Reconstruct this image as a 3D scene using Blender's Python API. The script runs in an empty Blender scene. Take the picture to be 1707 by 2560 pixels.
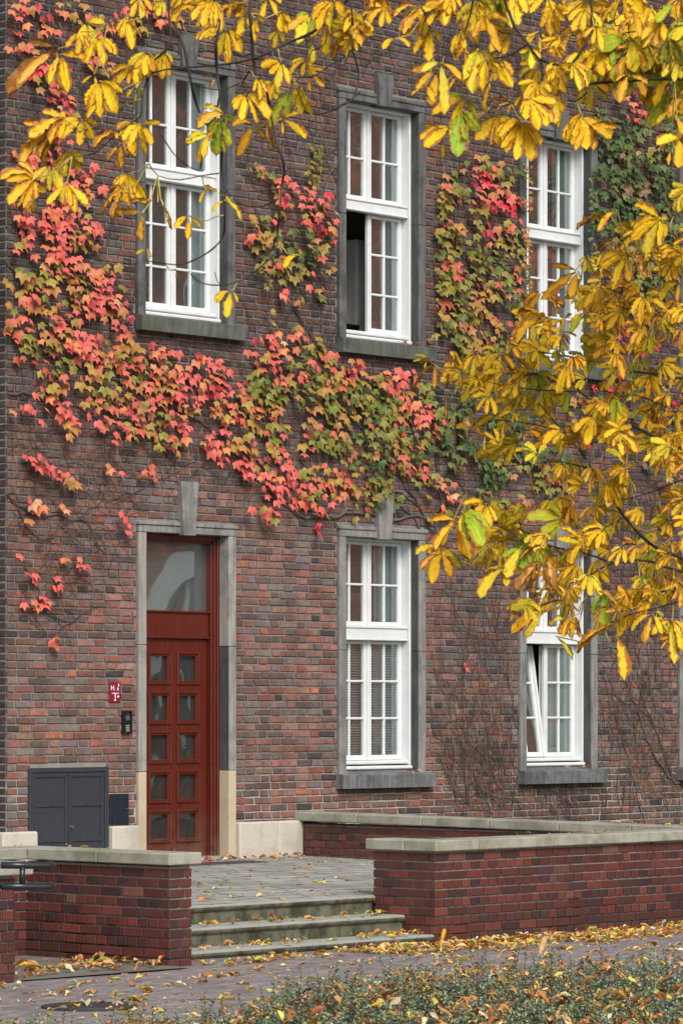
import bpy, math, random
from mathutils import Vector, Matrix, noise
random.seed(11)
R = math.radians
U = random.uniform
sc = bpy.context.scene
COL = sc.collection

# ------------------------------------------------------------------ camera
FPX, CXP, HOR, XVP = 8700.0, 853.5, 1768.0, 8900.0
TH = math.atan(FPX / (XVP - CXP)); S, C = math.sin(TH), math.cos(TH)
_u = (600 - CXP) / FPX; _Z = FPX / 227.0
CAM = Vector((-_Z * (S + _u * C), -_Z * (C - _u * S), 1.66))
cd = bpy.data.cameras.new('camera'); cam = bpy.data.objects.new('camera', cd); COL.objects.link(cam)
cam.location = CAM; cam.rotation_euler = (R(90), 0, -TH)
cd.sensor_fit = 'VERTICAL'; cd.sensor_height = 36.0; cd.sensor_width = 24.0
cd.lens = FPX / 2560 * 36; cd.shift_y = (HOR - 1280) / 2560
cd.clip_end = 400
cd.dof.use_dof = True; cd.dof.focus_distance = 35; cd.dof.aperture_fstop = 26
sc.camera = cam

def ray(px, py):
    u = (px - CXP) / FPX; v = (HOR - py) / FPX
    return Vector((S + u * C, C - u * S, v))
def at_wall(px, py, y=0.0):                      # photo position -> point on the facade plane
    d = ray(px, py); t = (y - CAM.y) / d.y; return CAM + d * t
def at_ground(px, py, z):
    d = ray(px, py); t = (z - CAM.z) / d.z; return CAM + d * t
def at_depth(px, py, Z):
    return CAM + ray(px, py) * Z
def photo(p):
    d = Vector(p) - CAM; Z = d.x * S + d.y * C
    return (CXP + FPX * (d.x * C - d.y * S) / Z, HOR - FPX * d.z / Z)

# ------------------------------------------------------------------ light
SUN_EL, SUN_AZ = R(40), R(208)      # azimuth measured from +Y towards +X
w = bpy.data.worlds.new("World"); sc.world = w; w.use_nodes = True
nt = w.node_tree; bg = nt.nodes['Background']
sky = nt.nodes.new('ShaderNodeTexSky'); sky.sky_type = 'NISHITA'; sky.sun_disc = False
sky.sun_elevation = SUN_EL; sky.sun_rotation = SUN_AZ; sky.dust_density = 3; sky.air_density = 1.2
hs = nt.nodes.new('ShaderNodeHueSaturation'); hs.inputs['Saturation'].default_value = 0.22
nt.links.new(sky.outputs[0], hs.inputs['Color']); nt.links.new(hs.outputs[0], bg.inputs[0]); bg.inputs[1].default_value = 0.08
sl = bpy.data.lights.new('sun', 'SUN'); sl.energy = 1.5; sl.angle = R(28); sl.color = (1, .96, .9)
so = bpy.data.objects.new('sun', sl); COL.objects.link(so)
sd = Vector((math.sin(SUN_AZ) * math.cos(SUN_EL), math.cos(SUN_AZ) * math.cos(SUN_EL), math.sin(SUN_EL)))
so.rotation_euler = sd.to_track_quat('Z', 'Y').to_euler(); so.location = (-20, -30, 30)
sc.view_settings.view_transform = 'Standard'; sc.view_settings.look = 'None'
sc.view_settings.exposure = 0.9; sc.view_settings.gamma = 1
sc.cycles.max_bounces = 6; sc.cycles.transparent_max_bounces = 12
sc.cycles.use_denoising = True

# ------------------------------------------------------------------ node helpers
class NM:
    def __init__(s, name, rough=.8, spec=.5):
        s.m = bpy.data.materials.new(name); s.m.use_nodes = True; s.t = s.m.node_tree
        s.b = s.t.nodes['Principled BSDF']; s.out = s.t.nodes['Material Output']
        s.b.inputs['Roughness'].default_value = rough
        s.b.inputs['Specular IOR Level'].default_value = spec
        s.tc = s.t.nodes.new('ShaderNodeTexCoord')
    def n(s, typ, **kw):
        nd = s.t.nodes.new(typ)
        for k, v in kw.items(): setattr(nd, k, v)
        return nd
    def L(s, a, b): s.t.links.new(a, b)
    def setin(s, nd, k, v):
        if hasattr(v, 'is_output') or isinstance(v, bpy.types.NodeSocket): s.L(v, nd.inputs[k])
        else: nd.inputs[k].default_value = v
    def co(s, scale=(1, 1, 1), src='Object'):
        mp = s.n('ShaderNodeMapping'); mp.inputs['Scale'].default_value = scale
        s.L(s.tc.outputs[src], mp.inputs[0]); return mp.outputs[0]
    def noise(s, scale=5, detail=4, rough=.6, vec=None, dist=0):
        nd = s.n('ShaderNodeTexNoise'); nd.inputs['Scale'].default_value = scale
        nd.inputs['Detail'].default_value = detail; nd.inputs['Roughness'].default_value = rough
        nd.inputs['Distortion'].default_value = dist
        s.L(vec if vec is not None else s.tc.outputs['Object'], nd.inputs['Vector']); return nd.outputs[0]
    def ramp(s, fac, stops):
        nd = s.n('ShaderNodeValToRGB'); e = nd.color_ramp.elements
        while len(e) < len(stops): e.new(.5)
        for k, (p, c) in enumerate(stops):
            e[k].position = p; e[k].color = (c if hasattr(c, '__len__') else (c, c, c)) + (1,) if hasattr(c, '__len__') else (c, c, c, 1)
        s.L(fac, nd.inputs[0]); return nd.outputs[0]
    def mix(s, fac, a, b, mode='MIX'):
        nd = s.n('ShaderNodeMix', data_type='RGBA', blend_type=mode)
        s.setin(nd, 0, fac)
        for k, v in ((6, a), (7, b)):
            if isinstance(v, tuple): nd.inputs[k].default_value = v + (1,) if len(v) == 3 else v
            else: s.L(v, nd.inputs[k])
        return nd.outputs[2]
    def math(s, op, a, b=0.0, c=None):
        nd = s.n('ShaderNodeMath', operation=op); s.setin(nd, 0, a); s.setin(nd, 1, b)
        if c is not None: s.setin(nd, 2, c)
        return nd.outputs[0]
    def sep(s, vec):
        nd = s.n('ShaderNodeSeparateXYZ'); s.L(vec, nd.inputs[0]); return nd.outputs
    def attr(s, name):
        nd = s.n('ShaderNodeAttribute'); nd.attribute_name = name; return nd.outputs['Color']
    def base(s, c):
        if isinstance(c, tuple): s.b.inputs['Base Color'].default_value = c + (1,)
        else: s.L(c, s.b.inputs['Base Color'])
    def bump(s, h, strength=.3, dist=.01):
        nd = s.n('ShaderNodeBump'); nd.inputs['Strength'].default_value = strength; nd.inputs['Distance'].default_value = dist
        s.L(h, nd.inputs['Height']); s.L(nd.outputs[0], s.b.inputs['Normal']); return nd
    def zone(s, sock, lo, hi):
        nd = s.n('ShaderNodeMapRange'); s.L(sock, nd.inputs[0]); nd.inputs[1].default_value = lo; nd.inputs[2].default_value = hi
        return nd.outputs[0]

def m_oldbrick():
    k = NM('old_brick', .9, .25); c = k.attr('Col')
    n1 = k.noise(22, 6, .7); n2 = k.noise(90, 3, .6); n3 = k.noise(3.2, 5, .65)
    c = k.mix(k.ramp(n1, [(.42, 0), (.7, .55)]), c, (.115, .088, .08))
    c = k.mix(k.ramp(n2, [(.55, 0), (.75, .35)]), c, (.3, .25, .21))
    c = k.mix(k.ramp(n3, [(.42, 0), (.68, .6)]), c, (.06, .047, .046))
    st = k.noise(1, 5, .7, k.co((5, 5, .55))); c = k.mix(k.ramp(st, [(.5, 0), (.7, .5)]), c, (.05, .042, .042))
    n5 = k.noise(38, 4, .7); c = k.mix(k.ramp(n5, [(.6, 0), (.68, .4)]), c, (.34, .2, .15))
    k.base(c); k.bump(k.math('ADD', n1, n2), .9, .012); return k.m
def m_mortar():
    k = NM('old_mortar', .95, .2); n1 = k.noise(14, 5, .7); n2 = k.noise(1.3, 4, .6)
    dark = k.mix(n1, (.04, .037, .034), (.36, .335, .305)); light = k.mix(n1, (.3, .28, .25), (.5, .48, .44))
    z = k.sep(k.tc.outputs['Object']); m1 = k.math('SUBTRACT', 1.0, k.zone(z[2], .75, 1.15))
    m2 = k.math('MULTIPLY', m1, k.ramp(n2, [(.36, .15), (.6, 1)]))
    c = k.mix(m2, dark, light); k.base(c); k.bump(n1, .6, .006); return k.m
def m_clinker():
    k = NM('clinker_brick', .5, .5); c = k.attr('Col'); n1 = k.noise(9, 5, .7); n2 = k.noise(60, 3)
    st = k.noise(1, 4, .7, k.co((70, 70, 6)))
    c = k.mix(k.ramp(n1, [(.45, 0), (.75, .5)]), c, (.045, .028, .03))
    c = k.mix(k.ramp(st, [(.62, 0), (.8, .3)]), c, (.22, .11, .085))
    k.base(c); k.bump(n2, .25, .003); k.L(k.ramp(n1, [(.3, .38), (.7, .65)]), k.b.inputs['Roughness']); return k.m
def m_clinkmortar():
    k = NM('clinker_mortar', .95, .2); n1 = k.noise(18, 4, .7); n2 = k.noise(1.6, 4, .7)
    z = k.sep(k.tc.outputs['Object']); low = k.math('SUBTRACT', 1.0, k.zone(z[2], -.35, .05))
    f = k.math('ADD', k.math('MULTIPLY', low, .75), k.ramp(n2, [(.52, 0), (.66, .8)])); 
    c = k.mix(k.math('MINIMUM', f, 1.0), k.mix(n1, (.2, .185, .16), (.4, .375, .34)), k.mix(n1, (.02, .018, .014), (.07, .06, .045)))
    k.base(c); k.bump(n1, .5, .005); return k.m
def m_stone(name, a, b, dark, amt=.5, streak=True, moss=0.0):
    k = NM(name, .85, .3); n1 = k.noise(6, 6, .7); n2 = k.noise(70, 3, .6); n4 = k.noise(1.7, 5, .7)
    c = k.mix(n1, a, b)
    if streak:
        st = k.noise(1, 5, .75, k.co((16, 16, 1.6)))
        c = k.mix(k.math('MULTIPLY', k.ramp(st, [(.4, 0), (.62, 1)]), amt), c, dark)
    c = k.mix(k.math('MULTIPLY', k.ramp(n4, [(.5, 0), (.62, 1)]), amt), c, dark)
    if moss:
        n5 = k.noise(2.6, 5, .7)
        c = k.mix(k.math('MULTIPLY', k.ramp(n5, [(.45, 0), (.65, 1)]), moss), c, (.085, .1, .03))
    c = k.mix(k.ramp(n2, [(.66, 0), (.74, .4)]), c, (.05, .048, .045))
    k.base(c)
    rb = k.n('ShaderNodeTexWave'); rb.bands_direction = 'Z'; rb.inputs['Scale'].default_value = 24; rb.inputs['Distortion'].default_value = 1.5
    k.L(k.tc.outputs['Object'], rb.inputs[0])
    k.bump(k.math('ADD', k.math('MULTIPLY', n2, 1.0), k.math('MULTIPLY', rb.outputs['Fac'] if 'Fac' in rb.outputs else rb.outputs[1], .5)), .35, .005)
    return k.m
def m_flat(name, c, rough=.5, var=.15, spec=.5, metal=0, sc_=8):
    k = NM(name, rough, spec); n1 = k.noise(sc_, 4, .6)
    k.base(k.mix(n1, tuple(x * (1 - var) for x in c), tuple(min(1, x * (1 + var)) for x in c)))
    k.b.inputs['Metallic'].default_value = metal; k.bump(n1, .08, .01); return k.m
def m_paint():
    k = NM('white_paint', .42, .35); n1 = k.noise(5, 5, .65); n2 = k.noise(1, 4, .7, k.co((30, 30, 2)))
    c = k.mix(k.ramp(n1, [(.35, 0), (.75, .6)]), (.68, .70, .71), (.52, .53, .51))
    c = k.mix(k.ramp(n2, [(.68, 0), (.8, .35)]), c, (.4, .38, .32)); k.base(c); k.bump(n1, .05, .01); return k.m
def m_door():
    k = NM('mahogany_door', .36, .45); n1 = k.noise(1, 6, .65, k.co((38, 38, 1.6)), .3); n2 = k.noise(2.5, 3)
    c = k.mix(n1, (.035, .004, .002), (.155, .019, .0065)); c = k.mix(k.math('MULTIPLY', n2, .5), c, (.075, .008, .003))
    z = k.sep(k.tc.outputs['Object'])[2]; n7 = k.noise(7, 5, .7)
    sc2 = k.math('MULTIPLY', k.math('SUBTRACT', 1.0, k.zone(z, .05, .55)), k.ramp(n7, [(.35, .1), (.65, .8)]))
    c = k.mix(sc2, c, (.13, .07, .05)); k.L(k.ramp(n7, [(.3, .25), (.7, .5)]), k.b.inputs['Roughness'])
    k.base(c); k.bump(n1, .12, .004); k.b.inputs['Coat Weight'].default_value = .35; k.b.inputs['Coat Roughness'].default_value = .25; return k.m
def m_glass(name, refl=.22, tint=(.8, .86, .86), wav=.02, haze=.08):
    k = NM(name); k.t.nodes.remove(k.b)
    tr = k.n('ShaderNodeBsdfTransparent'); tr.inputs[0].default_value = tint + (1,)
    gl = k.n('ShaderNodeBsdfGlossy'); gl.inputs['Roughness'].default_value = .015; gl.inputs[0].default_value = (.95, 1, 1, 1)
    bp = k.n('ShaderNodeBump'); bp.inputs['Strength'].default_value = wav * 5; bp.inputs['Distance'].default_value = .05
    k.L(k.noise(1.7, 1, .4), bp.inputs['Height']); k.L(bp.outputs[0], gl.inputs['Normal'])
    fr = k.n('ShaderNodeFresnel'); fr.inputs[0].default_value = 1.5
    f = k.math('ADD', fr.outputs[0], refl)
    mx = k.n('ShaderNodeMixShader'); k.L(f, mx.inputs[0]); k.L(tr.outputs[0], mx.inputs[1]); k.L(gl.outputs[0], mx.inputs[2])
    df = k.n('ShaderNodeBsdfDiffuse'); df.inputs[0].default_value = (.42, .47, .45, 1)
    m2 = k.n('ShaderNodeMixShader'); m2.inputs[0].default_value = haze; k.L(mx.outputs[0], m2.inputs[1]); k.L(df.outputs[0], m2.inputs[2])
    k.L(m2.outputs[0], k.out.inputs[0]); return k.m
def leafy(k, c, rough, transl, tint=None):
    k.b.inputs['Roughness'].default_value = rough; k.base(c)
    tr = k.n('ShaderNodeBsdfTranslucent'); k.L(k.mix(1.0, c, tint or (1, .95, .6), 'MULTIPLY'), tr.inputs[0])
    mx = k.n('ShaderNodeMixShader'); mx.inputs[0].default_value = transl
    k.L(k.b.outputs[0], mx.inputs[1]); k.L(tr.outputs[0], mx.inputs[2]); k.L(mx.outputs[0], k.out.inputs[0])
def m_chestnut():
    k = NM('chestnut_leaf', .6, .3); c = k.attr('Col'); uv = k.sep(k.tc.outputs['UV'])
    au = k.math('ABSOLUTE', uv[0])
    n1 = k.noise(26, 4, .7); n2 = k.noise(9, 4, .7); n3 = k.noise(55, 3, .6)
    # side veins run outward and forward from the midrib
    vv = k.math('FRACT', k.math('ADD', k.math('MULTIPLY', uv[1], 13.0), k.math('MULTIPLY', au, -3.2)))
    ve = k.math('LESS_THAN', vv, .2); mid = k.math('LESS_THAN', au, .07)
    c = k.mix(k.math('MULTIPLY', ve, .25), c, (.85, .42, .02)); c = k.mix(k.math('MULTIPLY', mid, .6), c, (.8, .62, .12))
    c = k.mix(k.ramp(n2, [(.4, 0), (.7, .5)]), c, (1.0, .52, .01))
    edge = k.math('ADD', k.math('MULTIPLY', au, .68), k.math('MULTIPLY', uv[1], .22))
    e2 = k.math('ADD', edge, k.math('MULTIPLY', n1, .8))
    sepc = k.n('ShaderNodeAttribute'); sepc.attribute_name = 'Dry'
    thr = k.math('ADD', e2, k.math('MULTIPLY', sepc.outputs['Fac'], .36))
    c = k.mix(k.ramp(thr, [(1.02, 0), (1.16, .9)]) if False else k.zone(thr, 1.06, 1.2), c, k.mix(n3, (.22, .08, .012), (.6, .27, .06)))
    c = k.mix(k.ramp(n3, [(.64, 0), (.7, .75)]), c, (.16, .06, .01))
    leafy(k, c, .55, .18); k.bump(k.math('ADD', k.math('MULTIPLY', vv, .5), n1), .6, .012); return k.m
def m_leafcol(name, transl=.25, rough=.55, var=.35, dark=(.1, .04, .01)):
    k = NM(name, rough, .35); c = k.attr('Col'); n1 = k.noise(18, 4, .7); n2 = k.noise(60, 3)
    c = k.mix(k.math('MULTIPLY', k.ramp(n1, [(.45, 0), (.75, 1)]), var), c, dark); leafy(k, c, rough, transl); k.bump(n2, .2, .003); return k.m
def m_vcol(name, rough=.8, sc_=30, dark=(.05, .04, .035)):
    k = NM(name, rough, .3); c = k.attr('Col'); n1 = k.noise(sc_, 4, .7)
    k.base(k.mix(k.ramp(n1, [(.4, 0), (.8, .6)]), c, dark)); k.bump(n1, .5, .006); return k.m
def m_path():
    k = NM('clinker_path', .7, .4); co = k.co((1, 1, 1))
    rot = k.n('ShaderNodeMapping'); rot.inputs['Rotation'].default_value = (0, 0, R(2)); k.L(k.tc.outputs['Object'], rot.inputs[0])
    br = k.n('ShaderNodeTexBrick'); k.L(rot.outputs[0], br.inputs['Vector']); br.inputs['Scale'].default_value = 1
    br.inputs['Brick Width'].default_value = .22; br.inputs['Row Height'].default_value = .075; br.inputs['Mortar Size'].default_value = .006
    br.inputs['Color1'].default_value = (.31, .275, .275, 1); br.inputs['Color2'].default_value = (.15, .13, .135, 1); br.inputs['Mortar'].default_value = (.05, .045, .035, 1)
    br.inputs['Bias'].default_value = -.1
    n1 = k.noise(9, 5, .75); n2 = k.noise(1.2, 4, .65); n3 = k.noise(45, 3)
    c = k.mix(k.ramp(n1, [(.4, 0), (.75, .55)]), br.outputs[0], (.36, .31, .32))
    c = k.mix(k.ramp(n2, [(.5, 0), (.75, .5)]), c, (.1, .09, .07)); k.base(c)
    k.bump(k.math('ADD', k.math('MULTIPLY', br.outputs[1], -1.2), k.math('MULTIPLY', n1, .9)), .9, .015); return k.m
def m_landing():
    k = NM('landing_slabs', .75, .4)
    rot = k.n('ShaderNodeMapping'); rot.inputs['Rotation'].default_value = (0, 0, R(7)); k.L(k.tc.outputs['Object'], rot.inputs[0])
    wob = k.noise(2.2, 3, .6); addv = k.n('ShaderNodeVectorMath', operation='MULTIPLY_ADD'); k.L(rot.outputs[0], addv.inputs[0]); addv.inputs[1].default_value = (1, 1, 1)
    cm = k.n('ShaderNodeCombineXYZ'); k.L(k.math('MULTIPLY', wob, .35), cm.inputs[0]); k.L(k.math('MULTIPLY', k.noise(1.4, 2), .3), cm.inputs[1]); k.L(cm.outputs[0], addv.inputs[2])
    br = k.n('ShaderNodeTexBrick'); k.L(addv.outputs[0], br.inputs['Vector']); br.inputs['Scale'].default_value = 1
    br.inputs['Brick Width'].default_value = .36; br.inputs['Row Height'].default_value = .34; br.inputs['Mortar Size'].default_value = .015
    br.inputs['Color1'].default_value = (.38, .38, .355, 1); br.inputs['Color2'].default_value = (.27, .27, .25, 1); br.inputs['Mortar'].default_value = (.04, .042, .028, 1)
    n1 = k.noise(5, 5, .7); n2 = k.noise(.8, 4, .65)
    c = k.mix(k.ramp(n1, [(.45, 0), (.8, .5)]), br.outputs[0], (.36, .36, .33)); c = k.mix(k.ramp(n2, [(.48, 0), (.7, .5)]), c, (.12, .125, .095))
    k.base(c); k.bump(k.math('ADD', k.math('MULTIPLY', br.outputs[1], -1), n1), .5, .012); return k.m
def m_riser():
    k = NM('step_stone', .85, .3); n1 = k.noise(5, 6, .7); z = k.sep(k.tc.outputs['Object'])
    st = k.noise(1, 5, .7, k.co((7, 7, 3.5)))
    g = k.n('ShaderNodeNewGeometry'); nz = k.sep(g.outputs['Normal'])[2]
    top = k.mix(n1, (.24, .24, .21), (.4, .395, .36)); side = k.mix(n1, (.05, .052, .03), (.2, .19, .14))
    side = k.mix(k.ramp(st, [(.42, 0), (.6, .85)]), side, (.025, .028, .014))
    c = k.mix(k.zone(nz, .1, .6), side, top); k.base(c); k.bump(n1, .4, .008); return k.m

M = dict(brick=m_oldbrick(), mortar=m_mortar(), clink=m_clinker(), cmort=m_clinkmortar(),
    stoneU=m_stone('grey_bluestone', (.09, .09, .092), (.2, .2, .195), (.035, .036, .038), .65),
    stoneL=m_stone('pale_bluestone', (.19, .185, .175), (.33, .32, .3), (.08, .08, .08), .55),
    stoneD=m_stone('door_limestone', (.24, .23, .205), (.38, .36, .325), (.11, .11, .108), .5),
    stoneDk=m_stone('sooty_shaded_stone', (.055, .057, .06), (.12, .12, .12), (.03, .03, .032), .6),  # soot stain, with the shade of the window reveals put into the colour
    stoneB=m_stone('beige_sandstone', (.42, .35, .235), (.52, .44, .31), (.3, .24, .17), .35, False),
    sillU=m_stone('mossy_sill', (.07, .075, .08), (.19, .195, .195), (.03, .032, .034), .6, True, .5),
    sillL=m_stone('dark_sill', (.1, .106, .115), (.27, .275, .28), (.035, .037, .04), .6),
    plinth=m_stone('plinth_stone', (.42, .385, .31), (.56, .52, .45), (.25, .22, .18), .4, False),
    coping=m_stone('concrete_coping', (.26, .25, .2), (.4, .385, .33), (.13, .125, .09), .45, False, .55),
    step=m_riser(), paint=m_paint(), door=m_door(), glass=m_glass('window_glass', .22, (.86, .92, .92), .03, .06), uglass=m_glass('upper_glass', .36, (.8, .86, .86), .035, .04), dglass=m_glass('door_glass', .12, (.35, .4, .4), .04, .05), tglass=m_glass('transom_glass', .2, (.5, .55, .55), .011, .13),
    room=m_flat('room_wall', (.4, .4, .37), .9), floor=m_flat('room_floor', (.12, .09, .06), .7), dark=m_flat('dark_void', (.012, .012, .013), .9),
    curtain=m_flat('grey_curtain', (.62, .72, .75), .9, .1), salmon=m_flat('salmon_curtain', (.6, .22, .15), .9, .15), blind=m_flat('blind_slat', (.82, .88, .86), .5),
    steel=m_flat('dark_steel', (.03, .035, .043), .42, .25, .5, .0), steel2=m_flat('blue_black_steel', (.012, .017, .027), .35, .2), chrome=m_flat('chrome', (.75, .75, .75), .2, .05, .5, 1),
    black=m_flat('black_plastic', (.01, .01, .012), .35), lcd=m_flat('grey_display', (.07, .085, .1), .25), btn=m_flat('pale_button', (.4, .42, .45), .4),
    maroon=m_flat('maroon_enamel', (.21, .008, .03), .3, .08), white=m_flat('white_enamel', (.85, .82, .82), .4, .05), zinc=m_flat('white_board', (.85, .86, .86), .5),
    rail=m_flat('painted_rail', (.014, .018, .022), .28, .2), iron=m_flat('cast_iron', (.035, .035, .04), .55, .4), mat=m_flat('rubber_mat', (.05, .052, .055), .8),
    slab=m_stone('grey_flagstone', (.13, .12, .1), (.22, .2, .17), (.07, .065, .05), .4, False), path=m_path(), landing=m_landing(),
    chest=m_chestnut(), ivy=m_leafcol('creeper_leaf', .22, .5, .3, (.12, .03, .01)), litter=m_leafcol('dry_leaf', .15, .7, .5, (.16, .07, .02)), hedge=m_leafcol('small_green_leaf', .15, .5, .2, (.02, .03, .02)),
    stem=m_vcol('vine_bark', .85, 40, (.03, .024, .022)), bark=m_vcol('twig_bark', .75, 50, (.02, .014, .012)),
    soil=m_flat('soil', (.035, .026, .018), .95, .4), lawn=m_flat('lawn', (.05, .09, .025), .9, .4, .3, 0, 3), roof=m_flat('red_tiles', (.3, .09, .05), .8, .3))

# ------------------------------------------------------------------ mesh helpers
class MB:
    def __init__(s): s.v = []; s.f = []; s.m = []; s.c = []; s.uv = []; s.dry = []; s.smooth = False
    def add(s, vs, fs, mi=0, col=(1, 1, 1), uv=None, dry=0.0):
        o = len(s.v); s.v += [tuple(v) for v in vs]; s.f += [tuple(i + o for i in f) for f in fs]
        s.m += [mi] * len(fs); s.c += [col] * len(vs) if not isinstance(col, list) else col
        s.uv += uv if uv else [(0, 0)] * len(vs); s.dry += [dry] * len(vs)
    def box(s, x0, x1, y0, y1, z0, z1, mi=0, bev=0.0, col=(1, 1, 1)):
        if x1 < x0: x0, x1 = x1, x0
        if y1 < y0: y0, y1 = y1, y0
        if z1 < z0: z0, z1 = z1, z0
        b = min(bev, (x1 - x0) * .45, (y1 - y0) * .45, (z1 - z0) * .45)
        if b <= 0:
            vs = [(x, y, z) for x in (x0, x1) for y in (y0, y1) for z in (z0, z1)]
            s.add(vs, [(0, 1, 3, 2), (4, 6, 7, 5), (0, 4, 5, 1), (2, 3, 7, 6), (0, 2, 6, 4), (1, 5, 7, 3)], mi, col); return
        vs = []; idx = {}
        X = (x0, x1); Y = (y0, y1); Z = (z0, z1)
        for i in (0, 1):
            for j in (0, 1):
                for k in (0, 1):
                    sx, sy, sz = (1 - 2 * i), (1 - 2 * j), (1 - 2 * k)
                    idx[i, j, k, 'x'] = len(vs); vs.append((X[i], Y[j] + sy * b, Z[k] + sz * b))
                    idx[i, j, k, 'y'] = len(vs); vs.append((X[i] + sx * b, Y[j], Z[k] + sz * b))
                    idx[i, j, k, 'z'] = len(vs); vs.append((X[i] + sx * b, Y[j] + sy * b, Z[k]))
        fs = []
        g = idx
        for i in (0, 1): fs.append((g[i, 0, 0, 'x'], g[i, 1, 0, 'x'], g[i, 1, 1, 'x'], g[i, 0, 1, 'x']) if i else (g[i, 0, 0, 'x'], g[i, 0, 1, 'x'], g[i, 1, 1, 'x'], g[i, 1, 0, 'x']))
        for j in (0, 1): fs.append((g[0, j, 0, 'y'], g[0, j, 1, 'y'], g[1, j, 1, 'y'], g[1, j, 0, 'y']) if j else (g[0, j, 0, 'y'], g[1, j, 0, 'y'], g[1, j, 1, 'y'], g[0, j, 1, 'y']))
        for k in (0, 1): fs.append((g[0, 0, k, 'z'], g[1, 0, k, 'z'], g[1, 1, k, 'z'], g[0, 1, k, 'z']) if k else (g[0, 0, k, 'z'], g[0, 1, k, 'z'], g[1, 1, k, 'z'], g[1, 0, k, 'z']))
        for j in (0, 1):
            for k in (0, 1): fs.append((g[0, j, k, 'y'], g[1, j, k, 'y'], g[1, j, k, 'z'], g[0, j, k, 'z']))
        for i in (0, 1):
            for k in (0, 1): fs.append((g[i, 0, k, 'x'], g[i, 1, k, 'x'], g[i, 1, k, 'z'], g[i, 0, k, 'z']))
        for i in (0, 1):
            for j in (0, 1): fs.append((g[i, j, 0, 'x'], g[i, j, 1, 'x'], g[i, j, 1, 'y'], g[i, j, 0, 'y']))
        for i in (0, 1):
            for j in (0, 1):
                for k in (0, 1): fs.append((g[i, j, k, 'x'], g[i, j, k, 'y'], g[i, j, k, 'z']))
        s.add(vs, fs, mi, col)
    def tube(s, pts, rads, n=6, mi=0, col=(1, 1, 1), cap=True):
        pts = [Vector(p) for p in pts]; vs = []; fs = []
        if not hasattr(rads, '__len__'): rads = [rads] * len(pts)
        up = None
        for i, p in enumerate(pts):
            t = (pts[min(i + 1, len(pts) - 1)] - pts[max(i - 1, 0)])
            t = t.normalized() if t.length > 1e-9 else Vector((0, 0, 1))
            if up is None: up = Vector((0, 0, 1)) if abs(t.z) < .9 else Vector((1, 0, 0))
            a = t.cross(up); a = a.normalized() if a.length > 1e-6 else t.orthogonal().normalized()
            b = t.cross(a).normalized(); up = a.cross(t).normalized() if False else -b
            for q in range(n):
                an = 2 * math.pi * q / n; vs.append(p + (a * math.cos(an) + b * math.sin(an)) * rads[i])
        for i in range(len(pts) - 1):
            for q in range(n):
                r = (q + 1) % n; fs.append((i * n + q, i * n + r, (i + 1) * n + r, (i + 1) * n + q))
        if cap: fs.append(tuple(range(n - 1, -1, -1))); fs.append(tuple((len(pts) - 1) * n + q for q in range(n)))
        s.add(vs, fs, mi, col)
    def prism(s, poly, axis, a, b, mi=0, col=(1, 1, 1)):        # poly of 2-tuples extruded along axis
        def P(p, q):
            return {'x': (q, p[0], p[1]), 'y': (p[0], q, p[1]), 'z': (p[0], p[1], q)}[axis]
        n = len(poly); vs = [P(p, a) for p in poly] + [P(p, b) for p in poly]
        fs = [tuple(range(n)), tuple(range(2 * n - 1, n - 1, -1))] + [(i, i + n, (i + 1) % n + n, (i + 1) % n) for i in range(n)]
        s.add(vs, fs, mi, col)
    def build(s, name, mats, parent=None, smooth=None, fixn=True):
        me = bpy.data.meshes.new(name); me.from_pydata(s.v, [], s.f)
        if not isinstance(mats, (list, tuple)): mats = [mats]
        for m in mats: me.materials.append(m)
        me.polygons.foreach_set('material_index', s.m)
        ca = me.color_attributes.new('Col', 'FLOAT_COLOR', 'POINT')
        ca.data.foreach_set('color', [x for c in s.c for x in (c[0], c[1], c[2], 1)])
        if any(s.dry):
            da = me.attributes.new('Dry', 'FLOAT', 'POINT'); da.data.foreach_set('value', s.dry)
        if any(u != (0, 0) for u in s.uv[:50]):
            ul = me.uv_layers.new(name='UVMap'); vi = [0] * len(me.loops); me.loops.foreach_get('vertex_index', vi)
            ul.data.foreach_set('uv', [x for i in vi for x in s.uv[i]])
        if fixn:
            import bmesh
            bm = bmesh.new(); bm.from_mesh(me); bmesh.ops.recalc_face_normals(bm, faces=bm.faces); bm.to_mesh(me); bm.free()
        if smooth if smooth is not None else s.smooth: me.polygons.foreach_set('use_smooth', [True] * len(me.polygons))
        me.update(); o = bpy.data.objects.new(name, me); COL.objects.link(o)
        if parent: o.parent = parent
        return o
def tag(o, label=None, cat=None, group=None, kind=None):
    for k, v in (('label', label), ('category', cat), ('group', group), ('kind', kind)):
        if v: o[k] = v
    return o
def empty(name, loc=(0, 0, 0), **kw):
    o = bpy.data.objects.new(name, None); COL.objects.link(o); o.empty_display_size = .1; return tag(o, **kw)
def text_mb(mb, txt, x0, z0, size, y, thick, mi):
    cu = bpy.data.curves.new('t', 'FONT'); cu.body = txt; cu.size = size; cu.extrude = thick / 2; cu.resolution_u = 2
    ob = bpy.data.objects.new('t', cu); COL.objects.link(ob); dg = bpy.context.evaluated_depsgraph_get()
    me = bpy.data.meshes.new_from_object(ob.evaluated_get(dg))
    mb.add([(x0 + v.co.x, y - v.co.z, z0 + v.co.y) for v in me.vertices], [tuple(p.vertices) for p in me.polygons], mi)
    bpy.data.objects.remove(ob); bpy.data.curves.remove(cu); bpy.data.meshes.remove(me)
def jit(c, a=.15):
    k = 1 + U(-a, a); return tuple(max(0, x * k * (1 + U(-a, a) * .3)) for x in c)
def pick(ws):
    t = sum(w_ for w_, _ in ws); r = U(0, t)
    for w_, c in ws:
        r -= w_
        if r <= 0: return c
    return ws[-1][1]

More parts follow.
